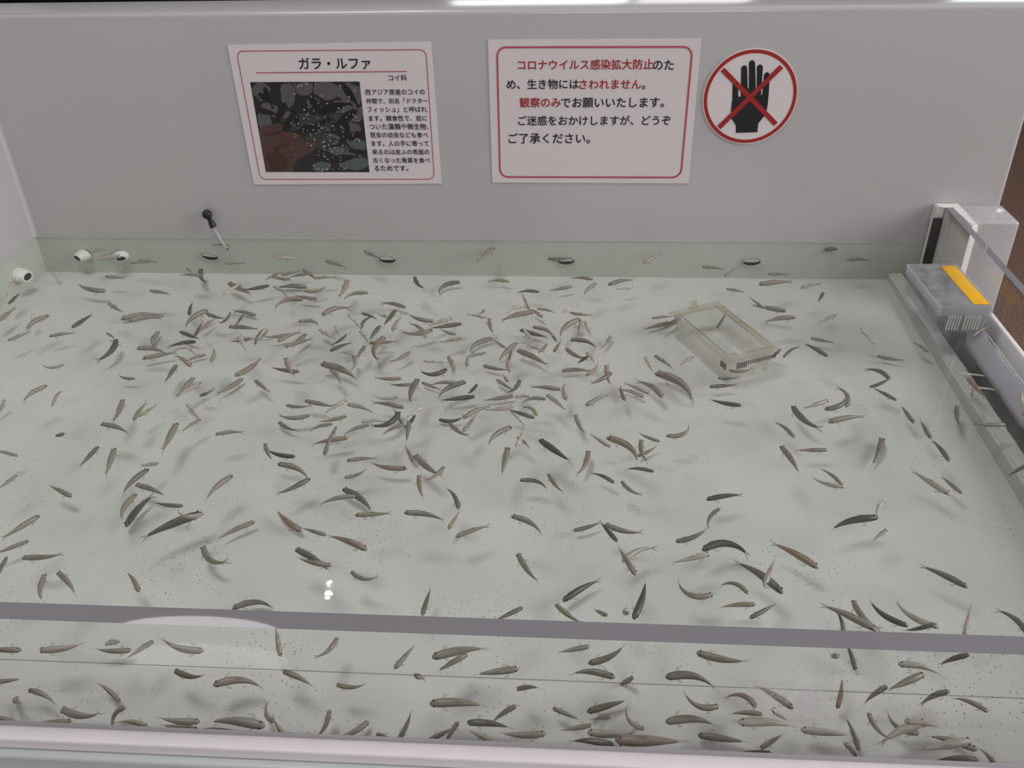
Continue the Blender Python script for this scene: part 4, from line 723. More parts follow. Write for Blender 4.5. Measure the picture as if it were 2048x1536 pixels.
# ---------------------------------------------------------------- the room around the tank
XL, P1, P0, XLEDGE, ZLEDGE, XGUT, XA, ZT, ZSILL = -.8756, -.8568, -.8763, .5116, -.0506, .5336, .565, .347, -.0559
FLOOR_Z = -.75
def pool_floor_z(y):
    z = -.0636+(.0148/.7)*y
    if y < -.70: z -= .036*min(1, (-.70-y)/.1568)**1.7
    return z
struct(box('floor', M['carpet'], None, -6, 6, -6, 9, FLOOR_Z-.05, FLOOR_Z, 0))
wf = struct(box('wall_far', M['wallpaint'], None, -6, 6, 8.9, 9.0, FLOOR_Z, 3.2, 0))
def window(i, x0, x1, z0, z1, y, mat):
    f = bmesh.new()
    for a, b, c, d in ((x0-.05, x0, z0-.05, z1+.05), (x1, x1+.05, z0-.05, z1+.05), (x0, x1, z0-.05, z0), (x0, x1, z1, z1+.05)): add_box(f, a, b, y-.03, y+.03, c, d, .004)
    o = struct(obj('window_%d' % i, f, M['frame'])); obj('pane', add_box(bmesh.new(), x0, x1, y-.006, y+.006, z0, z1), mat, o)
for i, (a, b, mt) in enumerate(((-1.31, .60, 'win'), (.70, 1.93, 'winpink'), (4.1, 5.4, 'win'))):
    window(i+1, a, b, 1.35, 2.55, 8.86, M[mt])

# a low dark bench a long way behind the tank
bench = thing('bench', 'long black bench on the carpet behind the back wall, far upper left', 'bench', (-2.6, 5.6, FLOOR_Z))
obj('seat', add_box(bmesh.new(), -2.3, 1.35, -.25, .25, .42, .47, .008), M['darkfurn'], bench)
obj('back_panel', add_box(bmesh.new(), -2.3, 1.35, .22, .26, .05, .95, .008), M['darkfurn'], bench)
for k in range(6): obj('leg', add_box(bmesh.new(), -2.2+k*.67, -2.15+k*.67, -.22, -.17, 0, .42, .004), M['black'], bench)

# ---------------------------------------------------------------- the tank
T = thing('touch_pool', 'white moulded touch pool with clear acrylic front and high back wall', 'fish pool', (0, 0, FLOOR_Z))
def tp(name, bm, mat, smooth=True):
    o = obj(name, bm, mat, T, smooth); o.matrix_parent_inverse = Matrix.Translation((0, 0, -FLOOR_Z)); return o
# back wall with rounded top front edge, slightly uneven moulding
bm = bmesh.new(); add_box(bm, XL-.08, .655, 0, .0925, 0, ZT)
es = [e for e in bm.edges if all(abs(v.co.z-ZT) < 1e-5 for v in e.verts)] + [e for e in bm.edges if all(abs(v.co.x-.655) < 1e-5 and v.co.y < .01 for v in e.verts)]
bmesh.ops.bevel(bm, geom=es, offset=.007, segments=5, affect='EDGES', profile=.5)
tp('back_wall', bm, M['gel'])
bm = bmesh.new(); add_box(bm, XL-.06, XL, P0-.02, .0, 0, ZT); tp('left_wall', bm, M['gel'])
# a soft fillet in the corner of the two walls
bm = bmesh.new(); add_poly(bm, [(XL-.002, .002, .0005)]+[(XL+.007-.007*math.cos(a), -.007+.007*math.sin(a), .0005) for a in [PI/2*k/8 for k in range(9)]], (0, 0, ZT-.008)); tp('corner_fillet', bm, M['gel'])
# basin: walls under the waterline, their underwater dimness painted pale green
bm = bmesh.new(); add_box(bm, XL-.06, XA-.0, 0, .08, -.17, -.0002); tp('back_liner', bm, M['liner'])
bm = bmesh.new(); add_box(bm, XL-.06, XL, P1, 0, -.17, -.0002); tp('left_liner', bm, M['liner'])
bm = bmesh.new(); ny = 60; vt = []
for i in range(ny+1):
    y = P1+(0-P1)*i/ny; vt.append((bm.verts.new((XL, y, pool_floor_z(y))), bm.verts.new((XLEDGE, y, pool_floor_z(y))), bm.verts.new((XLEDGE, y, -.17)), bm.verts.new((XL, y, -.17))))
for i in range(ny):
    for k in range(4): bm.faces.new((vt[i][k], vt[i][(k+1) % 4], vt[i+1][(k+1) % 4], vt[i+1][k]))
bm.faces.new(vt[0]); bm.faces.new(vt[-1])
tp('pool_bottom', bm, M['pfloor'])
# ledge along the right side, flank in the painted underwater shade, pale top
bm = bmesh.new(); add_box(bm, XLEDGE, XGUT, P1, 0, -.17, ZLEDGE); bmesh.ops.bevel(bm, geom=[e for e in bm.edges if all(abs(v.co.z-ZLEDGE) < 1e-5 for v in e.verts)], offset=.003, segments=3, affect='EDGES')
for f in bm.faces:
    if f.normal.z > .5 or f.calc_center_median().z > ZLEDGE-.0012: f.material_index = 1
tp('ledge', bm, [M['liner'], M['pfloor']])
bm = bmesh.new(); nx, nyy = 6, 80; g = [[bm.verts.new((XGUT+(XA-XGUT)*i/nx, P1+(-P1)*j/nyy, -.098+.008*noise.noise(Vector((i*.7, j*.45, 3))))) for j in range(nyy+1)] for i in range(nx+1)]
for i in range(nx):
    for j in range(nyy): bm.faces.new((g[i][j], g[i+1][j], g[i+1][j+1], g[i][j+1]))
tp('gutter_bottom', bm, M['algae'])
bm = bmesh.new(); add_box(bm, XGUT+.0004, XGUT+.0022, P1+.001, -.001, -.16, ZLEDGE-.004); tp('gutter_side', bm, M['algae'])
# acrylic sheets: clear faces, grey polished edges
def sheet(name, x0, x1, y0, y1, z0, z1, edge_axes, face='acryl'):
    b = bmesh.new(); add_box(b, x0, x1, y0, y1, z0, z1)
    b.normal_update()
    for f in b.faces:
        if f.normal.z > .9 or ('y' in edge_axes and abs(f.normal.y) > .9) or ('x' in edge_axes and abs(f.normal.x) > .9): f.material_index = 1
    es = [e for e in b.edges if all(abs(v.co.z-z1) < 1e-6 for v in e.verts)]
    bmesh.ops.bevel(b, geom=es, offset=.0012, segments=2, affect='EDGES')
    return tp(name, b, [M[face], M['edge']])
fp = sheet('front_panel', XL-.06, .579, P0, P1, -.17, .0703, 'x')
sheet('side_panel', XA+.001, XA+.0135, P1+.001, -.0185, -.17, .066, 'y', 'acryl_side')
# reflected glare painted as a grainy smudge on the outside of the front panel
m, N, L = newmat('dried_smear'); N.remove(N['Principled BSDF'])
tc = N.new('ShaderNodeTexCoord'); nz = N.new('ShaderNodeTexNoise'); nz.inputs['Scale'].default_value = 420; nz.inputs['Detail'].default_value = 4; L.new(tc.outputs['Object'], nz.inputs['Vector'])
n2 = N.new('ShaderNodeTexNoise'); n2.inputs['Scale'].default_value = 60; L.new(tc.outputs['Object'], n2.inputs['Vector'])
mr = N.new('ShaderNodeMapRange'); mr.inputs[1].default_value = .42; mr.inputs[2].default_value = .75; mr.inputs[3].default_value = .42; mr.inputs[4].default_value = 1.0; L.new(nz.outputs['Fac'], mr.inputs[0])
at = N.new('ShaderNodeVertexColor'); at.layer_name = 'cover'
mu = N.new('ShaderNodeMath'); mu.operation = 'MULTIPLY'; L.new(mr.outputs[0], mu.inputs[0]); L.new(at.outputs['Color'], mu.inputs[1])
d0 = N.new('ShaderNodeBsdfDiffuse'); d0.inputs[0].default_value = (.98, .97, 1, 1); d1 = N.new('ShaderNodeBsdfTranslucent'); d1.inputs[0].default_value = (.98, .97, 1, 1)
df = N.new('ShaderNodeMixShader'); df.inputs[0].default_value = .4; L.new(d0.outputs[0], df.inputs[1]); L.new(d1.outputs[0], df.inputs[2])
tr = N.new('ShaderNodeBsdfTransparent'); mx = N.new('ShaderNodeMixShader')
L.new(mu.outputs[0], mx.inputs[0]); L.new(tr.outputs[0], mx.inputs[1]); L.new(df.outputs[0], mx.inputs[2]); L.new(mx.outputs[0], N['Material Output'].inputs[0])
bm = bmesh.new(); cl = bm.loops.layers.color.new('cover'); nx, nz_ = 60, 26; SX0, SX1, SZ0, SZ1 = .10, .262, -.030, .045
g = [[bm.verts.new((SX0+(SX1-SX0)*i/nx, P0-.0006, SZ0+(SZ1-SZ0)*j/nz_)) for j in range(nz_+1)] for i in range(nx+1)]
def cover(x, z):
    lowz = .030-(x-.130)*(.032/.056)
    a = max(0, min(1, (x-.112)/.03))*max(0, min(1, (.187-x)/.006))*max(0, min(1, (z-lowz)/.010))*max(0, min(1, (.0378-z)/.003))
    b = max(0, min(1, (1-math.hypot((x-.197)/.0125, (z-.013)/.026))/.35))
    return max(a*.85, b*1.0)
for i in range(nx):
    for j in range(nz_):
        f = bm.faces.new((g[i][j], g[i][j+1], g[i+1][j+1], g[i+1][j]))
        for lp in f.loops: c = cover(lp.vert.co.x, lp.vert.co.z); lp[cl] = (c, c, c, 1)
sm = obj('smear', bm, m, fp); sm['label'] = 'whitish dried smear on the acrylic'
# front sill and cabinet, right outer rim, shoulder block, sealant flange, rubber seal
bm = bmesh.new(); add_box(bm, XL-.06, .62, -.892, P0-.0004, -.12, ZSILL, .0022, 3); tp('front_sill', bm, M['sill'])
bm = bmesh.new(); add_box(bm, XL-.06, .60, P0-.0028, P0-.0005, ZSILL-.001, ZSILL+.0042, .0008); tp('sealant_bead', bm, M['bead'])
bm = bmesh.new(); add_box(bm, XL-.06, .62, -.9015, -.8925, FLOOR_Z, ZSILL-.010, .003, 3); add_box(bm, XL-.06, .62, -.935, -.9012, FLOOR_Z, ZSILL-.032, .004, 3); tp('cabinet_front', bm, M['cab'])
bm = bmesh.new(); add_box(bm, XL-.06, XL-.02, -.89, .08, FLOOR_Z, -.171, 0); tp('cabinet_side', bm, M['cab'])
bm = bmesh.new(); add_box(bm, XL-.06, .58, .03, .08, FLOOR_Z, -.171, 0); tp('cabinet_back', bm, M['cab'])
bm = bmesh.new(); add_box(bm, XA+.0137, XA+.0205, P1+.001, -.09, FLOOR_Z, -.010, .0015); tp('side_rim', bm, M['sill'])
bm = bmesh.new(); add_box(bm, XA+.0205, XA+.0225, P1+.001, -.09, FLOOR_Z, -.030, 0); tp('cabinet_side_panel', bm, M['cab'])
bm = bmesh.new(); add_box(bm, .5895, .6562, -.0685, .0, FLOOR_Z, .0632, .004, 3); tp('shoulder_block', bm, M['gel'])
bm = bmesh.new()
add_poly(bm, [(.556, -.0005, -.06), (.592, -.0005, -.06), (.592, -.083, -.06), (.5795, -.092, -.06), (.5795, -.020, -.06), (.556, -.017, -.06)], (0, 0, .1255))
bmesh.ops.bevel(bm, geom=[e for e in bm.edges if all(abs(v.co.z-.0655) < 1e-5 for v in e.verts)], offset=.002, segments=2, affect='EDGES'); tp('sealant_flange', bm, M['flange'])
bm = bmesh.new(); add_box(bm, .5525, .5655, -.0225, -.0172, -.10, .049, .001); tp('rubber_seal', bm, M['seal'])
# inlets
def nozzle(loc, axis, r, ln, sq, rot=0):
    """white pipe stub with ribs and a dark bore, squashed by sq in height"""
    q = Vector(axis).to_track_quat('Z', 'Y').to_matrix().to_4x4(); b = bmesh.new()
    prof = [(r*.98, 0), (r*1.0, ln*.15), (r*.94, ln*.2), (r*.97, ln*.35), (r*.90, ln*.42), (r*.93, ln*.58), (r*.84, ln*.66), (r*.80, ln*.9), (r*.70, ln)]
    add_tube(b, [(0, 0, z) for _, z in prof], [a for a, _ in prof], 28, cap=False)
    add_tube(b, [(0, 0, ln), (0, 0, ln*.998)], [r*.70, r*.52], 28, cap=False)
    mtx = Matrix.Translation(loc) @ Matrix.Diagonal((1, 1, sq, 1)) @ q
    bmesh.ops.transform(b, matrix=mtx, verts=b.verts); o = tp('inlet_nozzle', b, M['nozzle'])
    h = bmesh.new(); add_tube(h, [(0, 0, ln*.990), (0, 0, ln*.55)], [r*.53, r*.50], 28, cap=True); bmesh.ops.transform(h, matrix=mtx, verts=h.verts)
    ho = obj('bore', h, M['hole'], o)
    return o
nozzle((-.799, .002, -.0305), (-.50, -.9, -.12), .0145, .017, .60)
nozzle((-.738, .002, -.031), (.30, -.9, -.30), .0145, .013, .60)
nozzle((XL-.002, -.075, -.032), (1, -.25, -.06), .0155, .022, .72)
def inlet_hole(x, z, tilt):
    b = bmesh.new(); n = 32
    def el(rx, rz, y, dz=0): return [b.verts.new((x+rx*math.cos(2*PI*k/n), y, z+dz+rz*math.sin(2*PI*k/n)+tilt*rx*math.cos(2*PI*k/n))) for k in range(n)]
    R0 = el(.0149, .0081, -.0002); R1 = el(.0149, .0081, -.0026); R2 = el(.0138, .0072, -.0026); R3 = el(.0138, .0072, .0)
    for a, c in ((R0, R1), (R1, R2), (R2, R3)):
        for k in range(n): b.faces.new((a[k], a[(k+1) % n], c[(k+1) % n], c[k]))
    o = tp('inlet_port', b, M['ring'])
    h = bmesh.new(); v = [h.verts.new((x+.0136*math.cos(2*PI*k/n), -.0006, z+.0070*math.sin(2*PI*k/n)+tilt*.0136*math.cos(2*PI*k/n))) for k in range(n)]; h.faces.new(v); obj('bore', h, M['hole'], o)
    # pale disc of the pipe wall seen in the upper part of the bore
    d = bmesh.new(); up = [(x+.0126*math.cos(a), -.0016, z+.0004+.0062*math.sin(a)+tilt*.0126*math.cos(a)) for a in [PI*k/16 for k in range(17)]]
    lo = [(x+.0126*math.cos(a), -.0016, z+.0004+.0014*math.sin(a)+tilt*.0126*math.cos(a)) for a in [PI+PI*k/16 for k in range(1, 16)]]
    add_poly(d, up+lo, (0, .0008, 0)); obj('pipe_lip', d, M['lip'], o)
for x, z, t_ in ((-.586, -.0315, -.10), (-.290, -.0345, -.03), (.001, -.0345, .02), (.296, -.0335, .03)): inlet_hole(x, z, t_)

# ---------------------------------------------------------------- water
bm = bmesh.new(); nx, ny = 300, 190; X0, X1, Y0, Y1 = XL-.0015, XA+.0008, P1-.0012, .0012
def ripple(x, y):
    def src(cx, cy, amp, lam, rad):
        d = math.hypot(x-cx, y-cy); return amp*math.exp(-(d/rad)**2)*math.sin(2*PI*d/lam)
    z = src(-.19, -.47, .00022, .020, .17)+src(.0, -.36, .00018, .017, .16)+src(-.28, -.33, .00016, .019, .15)+src(.12, -.45, .00016, .018, .16)+src(.40, -.62, .00010, .022, .10)
    z += .00016*noise.noise(Vector((x*26, y*26, 0)))*math.exp(-(((x+.08)/.38)**2+((y+.42)/.22)**2))
    e = min(x-X0, X1-x, y-Y0, Y1-y); return z*min(1, e/.05)
g = [[bm.verts.new((X0+(X1-X0)*i/nx, Y0+(Y1-Y0)*j/ny, ripple(X0+(X1-X0)*i/nx, Y0+(Y1-Y0)*j/ny))) for j in range(ny+1)] for i in range(nx+1)]
for i in range(nx):
    for j in range(ny): bm.faces.new((g[i][j], g[i+1][j], g[i+1][j+1], g[i][j+1]))
ring = [g[i][0] for i in range(nx+1)]+[g[nx][j] for j in range(1, ny+1)]+[g[i][ny] for i in range(nx-1, -1, -1)]+[g[0][j] for j in range(ny-1, 0, -1)]
low = [bm.verts.new((v.co.x, v.co.y, -.165)) for v in ring]; n = len(ring)
for k in range(n): f = bm.faces.new((ring[k], low[k], low[(k+1) % n], ring[(k+1) % n])); f.material_index = 1
f = bm.faces.new(low); f.material_index = 1
pw = obj('pool_water', bm, [M['water_top'], M['water_side']])
bm = bmesh.new(); add_box(bm, XL, XA, P1+.0002, P1+.0007, -.0003, .0004, .0001); obj('meniscus', bm, M['meniscus'], pw)
bm = bmesh.new(); add_box(bm, XL+.001, .552, -.0012, -.0002, -.0004, .0012, .0004); obj('meniscus', bm, M['menlight'], pw)  # milky white strip, the waterline gleam put into its colour
tag(pw, 'clear shallow water filling the white pool', 'water', kind='stuff')

# ---------------------------------------------------------------- signs on the back wall
def text_mesh(s, x, z, width, mat, parent, nm='text_line', y=-.0016, rot=0):
    c = bpy.data.curves.new('tmp', 'FONT'); c.body = s; o = bpy.data.objects.new('tmp', c); COL.objects.link(o)
    dg = bpy.context.evaluated_depsgraph_get(); me = bpy.data.meshes.new_from_object(o.evaluated_get(dg)); bpy.data.objects.remove(o); bpy.data.curves.remove(c)
    xs = [v.co.x for v in me.vertices]; zs = [v.co.y for v in me.vertices]
    adv = .98*sum(1 for ch in s)  # full-width advance
    k = width/max(adv, .01)
    cx0 = min(xs); span = max(xs)-cx0
    k = width/(span if span > adv*.86 else adv*.98)
    mid = .36
    for v in me.vertices: v.co = Vector((x+(v.co.x-max(0, cx0*.6))*k, y, z+(v.co.y-mid)*k*1.0))
    bmt = bmesh.new()
    for dx_, dz_, dy_ in ((-.014, 0, 0), (.014, 0, -.00002), (0, .014, -.00004), (0, -.014, -.00006)):
        n0 = len(bmt.verts); bmt.from_mesh(me); bmt.verts.ensure_lookup_table()
        for v in bmt.verts[n0:]: v.co += Vector((dx_*k, dy_, dz_*k))
    bmt.to_mesh(me); bmt.free()
    me.materials.clear(); me.materials.append(mat); me.name = nm
    t = bpy.data.objects.new(nm, me); COL.objects.link(t); t.parent = parent; return t
def rrect(corners, rad, n=6):
    """rounded quad from 4 corners (TL,TR,BR,BL) in sign metres"""
    out = []
    for i in range(4):
        c = Vector(corners[i]); a = (Vector(corners[i-1])-c).normalized(); b = (Vector(corners[(i+1) % 4])-c).normalized(); o = c+(a+b)*rad
        for k in range(n+1):
            t = k/n*PI/2; out.append(o-b*rad*math.cos(t)-a*rad*math.sin(t))
    return out
def ring_bm(corners, rad, wd, y):
    b = bmesh.new(); A = rrect(corners, rad); cen = sum((Vector(c) for c in corners), Vector((0, 0)))/4
    ins = [Vector(c)+Vector((wd if c[0] < cen.x else -wd, wd if c[1] < cen.y else -wd)) for c in corners]; B = rrect(ins, max(.001, rad-wd)); n = len(A)
    va = [b.verts.new((p.x, y, p.y)) for p in A]; vb = [b.verts.new((p.x, y, p.y)) for p in B]
    for i in range(n): b.faces.new((va[i], va[(i+1) % n], vb[(i+1) % n], vb[i]))
    return b
def paper_sheet(sx, sz):
    b = bmesh.new(); nx = 24
    for sgn in (0,):
        f = [[b.verts.new((-sx/2+sx*i/nx, -.0012, -sz/2+sz*j)) for j in (0, 1)] for i in range(nx+1)]
        k = [[b.verts.new((-sx/2+sx*i/nx, -.0002, -sz/2+sz*j)) for j in (0, 1)] for i in range(nx+1)]
        for i in range(nx):
            b.faces.new((f[i][0], f[i+1][0], f[i+1][1], f[i][1])); b.faces.new((k[i][0], k[i][1], k[i+1][1], k[i+1][0]))
            b.faces.new((f[i][0], k[i][0], k[i+1][0], f[i+1][0])); b.faces.new((f[i][1], f[i+1][1], k[i+1][1], k[i][1]))
        b.faces.new((f[0][0], f[0][1], k[0][1], k[0][0])); b.faces.new((f[nx][0], k[nx][0], k[nx][1], f[nx][1]))
    return b
def add_flat(b, pts, y, mi=0):
    f = b.faces.new([b.verts.new((p[0], y, p[1])) for p in pts]); f.material_index = mi; return f
def blob(cx, cz, rx, rz, ang, n=14, wob=.25, seed=0):
    rr = random.Random(seed); ph = [rr.uniform(-wob, wob) for _ in range(n)]; ca, sa = math.cos(ang), math.sin(ang); out = []
    for k in range(n):
        a = 2*PI*k/n; u, v = rx*(1+ph[k])*math.cos(a), rz*(1+ph[k])*math.sin(a); out.append((cx+ca*u-sa*v, cz+sa*u+ca*v))
    return out
s1 = thing('info_sign', 'white laminated sign with a dark fish photo, left of the two on the back wall', 'sign', (SIGN['c1'][0], 0, SIGN['c1'][1]))
obj('paper', paper_sheet(.297, .210), M['paper'], s1, smooth=False).rotation_euler = (0, -.0074, 0)
obj('border_line', ring_bm(SIGN['b1'], .010, .0011, -.0016), M['crim'], s1, False)
bm = bmesh.new(); (x0, z0), (x1, z1) = SIGN['rule']; add_flat(bm, [(x0, z0-.0006), (x1, z1-.0006), (x1, z1+.0006), (x0, z0+.0006)], -.0016); obj('rule_line', bm, M['crim'], s1, False)
for i, (t, x, z, wd) in enumerate(SIGN['t1']): text_mesh(t, x, z, wd, M['ink'], s1, 'heading_text' if i == 0 else 'text_line')
# the printed photo: dark water, stones, fish, a hand, glints
PM = [pmat('photo_dark', (.022, .021, .021), .3), pmat('photo_stone', (.105, .094, .099), .3), pmat('photo_fish', (.014, .013, .014), .3), pmat('photo_hand', (.080, .043, .038), .3),
      pmat('photo_teal', (.085, .105, .108), .3), pmat('photo_glint', (.62, .60, .61), .3), pmat('photo_mid', (.045, .044, .042), .3), pmat('photo_hand_shade', (.058, .024, .021), .3)]
PH = SIGN['ph']; px0, px1 = (PH[0][0]+PH[3][0])/2, (PH[1][0]+PH[2][0])/2; pz1, pz0 = (PH[0][1]+PH[1][1])/2, (PH[2][1]+PH[3][1])/2
def uvp(u, v): return (px0+(px1-px0)*u, pz1+(pz0-pz1)*v)
bm = bmesh.new(); rr = random.Random(3); lay = [0]
def pm(pts, mi): lay[0] += 1; add_flat(bm, [uvp(min(.998, max(.002, u)), min(.998, max(.002, v))) for u, v in pts], -.00135-.0000012*lay[0], mi)
add_flat(bm, [uvp(0, 0), uvp(1, 0), uvp(1, 1), uvp(0, 1)], -.00135, 0)
for u, v, ru, rv, a in ((.09, .10, .09, .10, .2), (.33, .14, .075, .12, 0), (.48, .07, .09, .08, 0), (.70, .10, .12, .10, .3), (.90, .13, .12, .13, 0), (.16, .30, .10, .07, .5), (.07, .42, .06, .12, 0), (.30, .36, .06, .05, 0), (.93, .33, .08, .10, 0), (.80, .27, .09, .07, 0), (.88, .50, .10, .07, .3), (.55, .22, .06, .05, 0), (.42, .40, .06, .04, 0)): pm(blob(u, v, ru, rv, a, 12, .2, int(u*99)), 1)
for u, v, ru, rv, a in ((.80, .78, .16, .06, .15), (.88, .90, .15, .08, 0), (.93, .68, .10, .06, .2), (.55, .93, .09, .06, 0), (.66, .62, .10, .07, .1)): pm(blob(u, v, ru, rv, a, 12, .2, int(v*77)), 4)
for u, v, ru, rv, a in ((.45, .45, .22, .10, .2), (.62, .42, .20, .08, -.3), (.30, .50, .10, .10, 0), (.55, .65, .18, .09, -.2)): pm(blob(u, v, ru, rv, a, 14, .25, int(u*55)), 6)
def photo_fish(u, v, ln, a):
    ca, sa = math.cos(a), math.sin(a); sh = [(0, 0), (.10, .10), (.35, .14), (.65, .09), (.85, .03), (1, .11), (.95, 0), (1, -.11), (.85, -.03), (.65, -.09), (.35, -.14), (.10, -.10)]
    pm([(u+ln*(p*ca-q*sa), v+1.25*ln*(p*sa+q*ca)) for p, q in sh], 2)
for k in ((.05, .12, .22, .55), (.30, .22, .26, 2.2), (.20, .62, .30, -1.0), (.02, .30, .2, .2), (.52, .16, .28, .9), (.84, .02, .25, 1.0), (.62, .30, .3, -.2), (.95, .30, .28, 2.6), (.80, .35, .25, 1.3), (.45, .55, .28, -.5), (.97, .55, .25, 2.8), (.72, .55, .22, .3), (.98, .78, .2, 3.3), (.66, .86, .26, -.15), (.36, .30, .2, 1.4), (.12, .05, .2, 1.3), (.55, .48, .25, 2.9)): photo_fish(*k)
pm([(.002, .50), (.08, .47), (.20, .44), (.24, .47), (.22, .53), (.30, .55), (.385, .57), (.40, .60), (.36, .645), (.25, .66), (.37, .65), (.50, .655), (.53, .69), (.50, .75), (.42, .80), (.34, .84), (.30, .90), (.26, .998), (.002, .998)], 3)
pm([(.03, .56), (.20, .53), (.24, .55), (.08, .60)], 7); pm([(.10, .72), (.25, .665), (.28, .68), (.14, .76)], 7); pm([(.03, .80), (.15, .75), (.24, .85), (.20, .998), (.05, .998)], 7)
for k in range(130):
    u, v = min(.98, max(.2, rr.gauss(.60, .17))), min(.97, max(.02, rr.gauss(.55, .24))); a = rr.uniform(0, 3); ln = rr.uniform(.004, .016); pm(blob(u, v, ln, rr.uniform(.003, .005), a, 5, .1, k), 5)
obj('photo_print', bm, PM, s1, False)
s2 = thing('notice_sign', 'white laminated notice with red and black writing, in the middle of the back wall', 'sign', (SIGN['c2'][0], 0, SIGN['c2'][1]))
obj('paper', paper_sheet(.299, .210), M['paper'], s2, smooth=False).rotation_euler = (0, .0025, 0)
obj('border_line', ring_bm(SIGN['b2'], .014, .0026, -.0016), M['pink'], s2, False)
for i, (t, x, z, wd) in enumerate(SIGN['t2']): text_mesh(t, x, z, wd, M['redink'] if t in ('コロナウイルス感染拡大防止', 'さわれません', '観察のみ') else M['ink'], s2)
s3 = thing('no_touching_sticker', 'round white sticker with a black hand crossed out in red', 'sign', (SIGN['cc'][0], 0, SIGN['cc'][1])); RX, RZ = SIGN['hw']
def disc(rx, rz, y0, y1, n=72):
    b = bmesh.new(); add_poly(b, [(rx*math.cos(2*PI*k/n), y0, rz*math.sin(2*PI*k/n)) for k in range(n)], (0, y1-y0, 0)); return b
obj('sticker_disc', disc(RX, RZ, -.0014, -.0002), M['disc'], s3, False)
bm = bmesh.new(); n = 72
for k in range(n):
    q = [(r*math.cos(a), r*math.sin(a)) for r, a in ((1, 2*PI*k/n), (1, 2*PI*(k+1)/n), (.925, 2*PI*(k+1)/n), (.925, 2*PI*k/n))]
    add_flat(bm, [(x*(RX-.0015), z*(RZ-.0015)) for x, z in q], -.0017)
obj('red_ring', bm, M['signred'], s3, False)
bm = bmesh.new(); dx, dz = .2625-SIGN['cc'][0], .2262-SIGN['cc'][1]
for poly in SIGN['hand']: add_poly(bm, [(p[0]+dx, -.0018, p[1]+dz) for p in poly], (0, .0003, 0))
obj('hand_symbol', bm, M['signblk'], s3, False)
bm = bmesh.new()
for yy, (a, b) in zip((-.0021, -.00225), SIGN['x']):
    a, b = Vector(a)+Vector((dx, dz)), Vector(b)+Vector((dx, dz)); d = (b-a).normalized(); p = Vector((-d.y, d.x))*.0034
    add_poly(bm, [((a+p).x, yy, (a+p).y), ((b+p).x, yy, (b+p).y), ((b-p).x, yy, (b-p).y), ((a-p).x, yy, (a-p).y)], (0, .0002, 0))
obj('red_cross', bm, M['signred'], s3, False)

# ---------------------------------------------------------------- glass dropper leaning on the back wall
dr = thing('dropper', 'glass dropper with a black rubber bulb leaning on the back wall', 'dropper', (-.5435, -.022, -.009))
def loc(p): return tuple(Vector(p)-Vector((-.5435, -.022, -.009)))
B0, B1, B2 = Vector((-.5715, -.0095, .0455)), Vector((-.5690, -.0105, .0350)), Vector((-.5640, -.0115, .0230))
bm = bmesh.new(); ax = (B2-B0).normalized(); up = [-.0075, -.0068, -.005, -.0025, 0, .0025, .005, .0072, .0090, .0100, .013, .0165, .0205, .0225]
ra = [.0006, .0030, .0056, .0072, .0076, .0073, .0060, .0042, .0030, .0032, .0044, .0050, .0053, .0050]
add_tube(bm, [loc(B0+ax*t) for t in up], ra, 24); obj('bulb', bm, M['black'], dr)
tip = Vector((-.5440, -.0225, -.0085)); bend = Vector((-.5515, -.0200, .0020))
st = B0+ax*.0215
def tubepts(): return [st, st.lerp(bend, .5), bend, bend.lerp(tip, .5), tip]
bm = bmesh.new(); add_tube(bm, [loc(p) for p in tubepts()], [.0021, .0021, .0021, .0018, .0014], 18, cap=False); obj('glass_tube', bm, M['glass'], dr)
bm = bmesh.new(); add_tube(bm, [loc(tip+(bend-tip).normalized()*.001), loc(tip-(bend-tip).normalized()*.0012)], [.0018, .0016], 12); obj('tip_ring', bm, M['seal'], dr)

# ---------------------------------------------------------------- clear box with yellow label, floating over the gutter
bb = thing('breeding_box', 'clear plastic box with a yellow label floating beside the right-hand panel', 'plastic box', (.5205, -.199, -.014), math.radians(2.5))
W2, D2, H2 = .0335, .0625, .042
def shell(w0, d0, w1, d1, z0, z1, th, b=None, bottom=True, r=.004):
    b = b or bmesh.new(); n = 5
    def lp(w, d, z):
        out = []
        for sx, sy, a0 in ((1, 1, 0), (-1, 1, PI/2), (-1, -1, PI), (1, -1, 1.5*PI)):
            for k in range(n): a = a0+PI/2*k/(n-1); out.append(b.verts.new((sx*(w-r)+r*math.cos(a), sy*(d-r)+r*math.sin(a), z)))
        return out
    o0, o1, i1, i0 = lp(w0, d0, z0), lp(w1, d1, z1), lp(w1-th, d1-th, z1), lp(w0-th, d0-th, z0+th); m_ = len(o0)
    for A, B_ in ((o0, o1), (o1, i1), (i1, i0)):
        for k in range(m_): b.faces.new((A[k], A[(k+1) % m_], B_[(k+1) % m_], B_[k]))
    if bottom: b.faces.new(o0); b.faces.new(i0)
    return b
obj('box_body', shell(W2-.003, D2-.003, W2, D2, 0, H2-.008, .0014), M['box'], bb)
bm = shell(W2+.0018, D2+.0018, W2+.0018, D2+.0018, H2-.013, H2, .0014, bottom=False)
lid = obj('lid_rim', bm, M['rim'], bb)
bm = bmesh.new(); add_box(bm, -W2+.001, W2-.001, -D2+.001, D2-.001, H2-.0024, H2-.0010); obj('lid', bm, M['lid'], bb)
bm = bmesh.new(); add_box(bm, .0105, .0310, -.057, .058, H2-.0009, H2-.0003, .0001); obj('yellow_label', bm, M['yellow'], bb)
bm = bmesh.new()
for k in range(12):
    if k == 5: continue
    x = -.019+k*.0036; add_box(bm, x-.00016, x+.00016, -D2-.0008, -D2+.002, .006, .026); add_box(bm, x-.0004, x+.0004, -D2-.0014, -D2+.002, .0255, .0272)
obj('vent_slits', bm, M['slit'], bb)
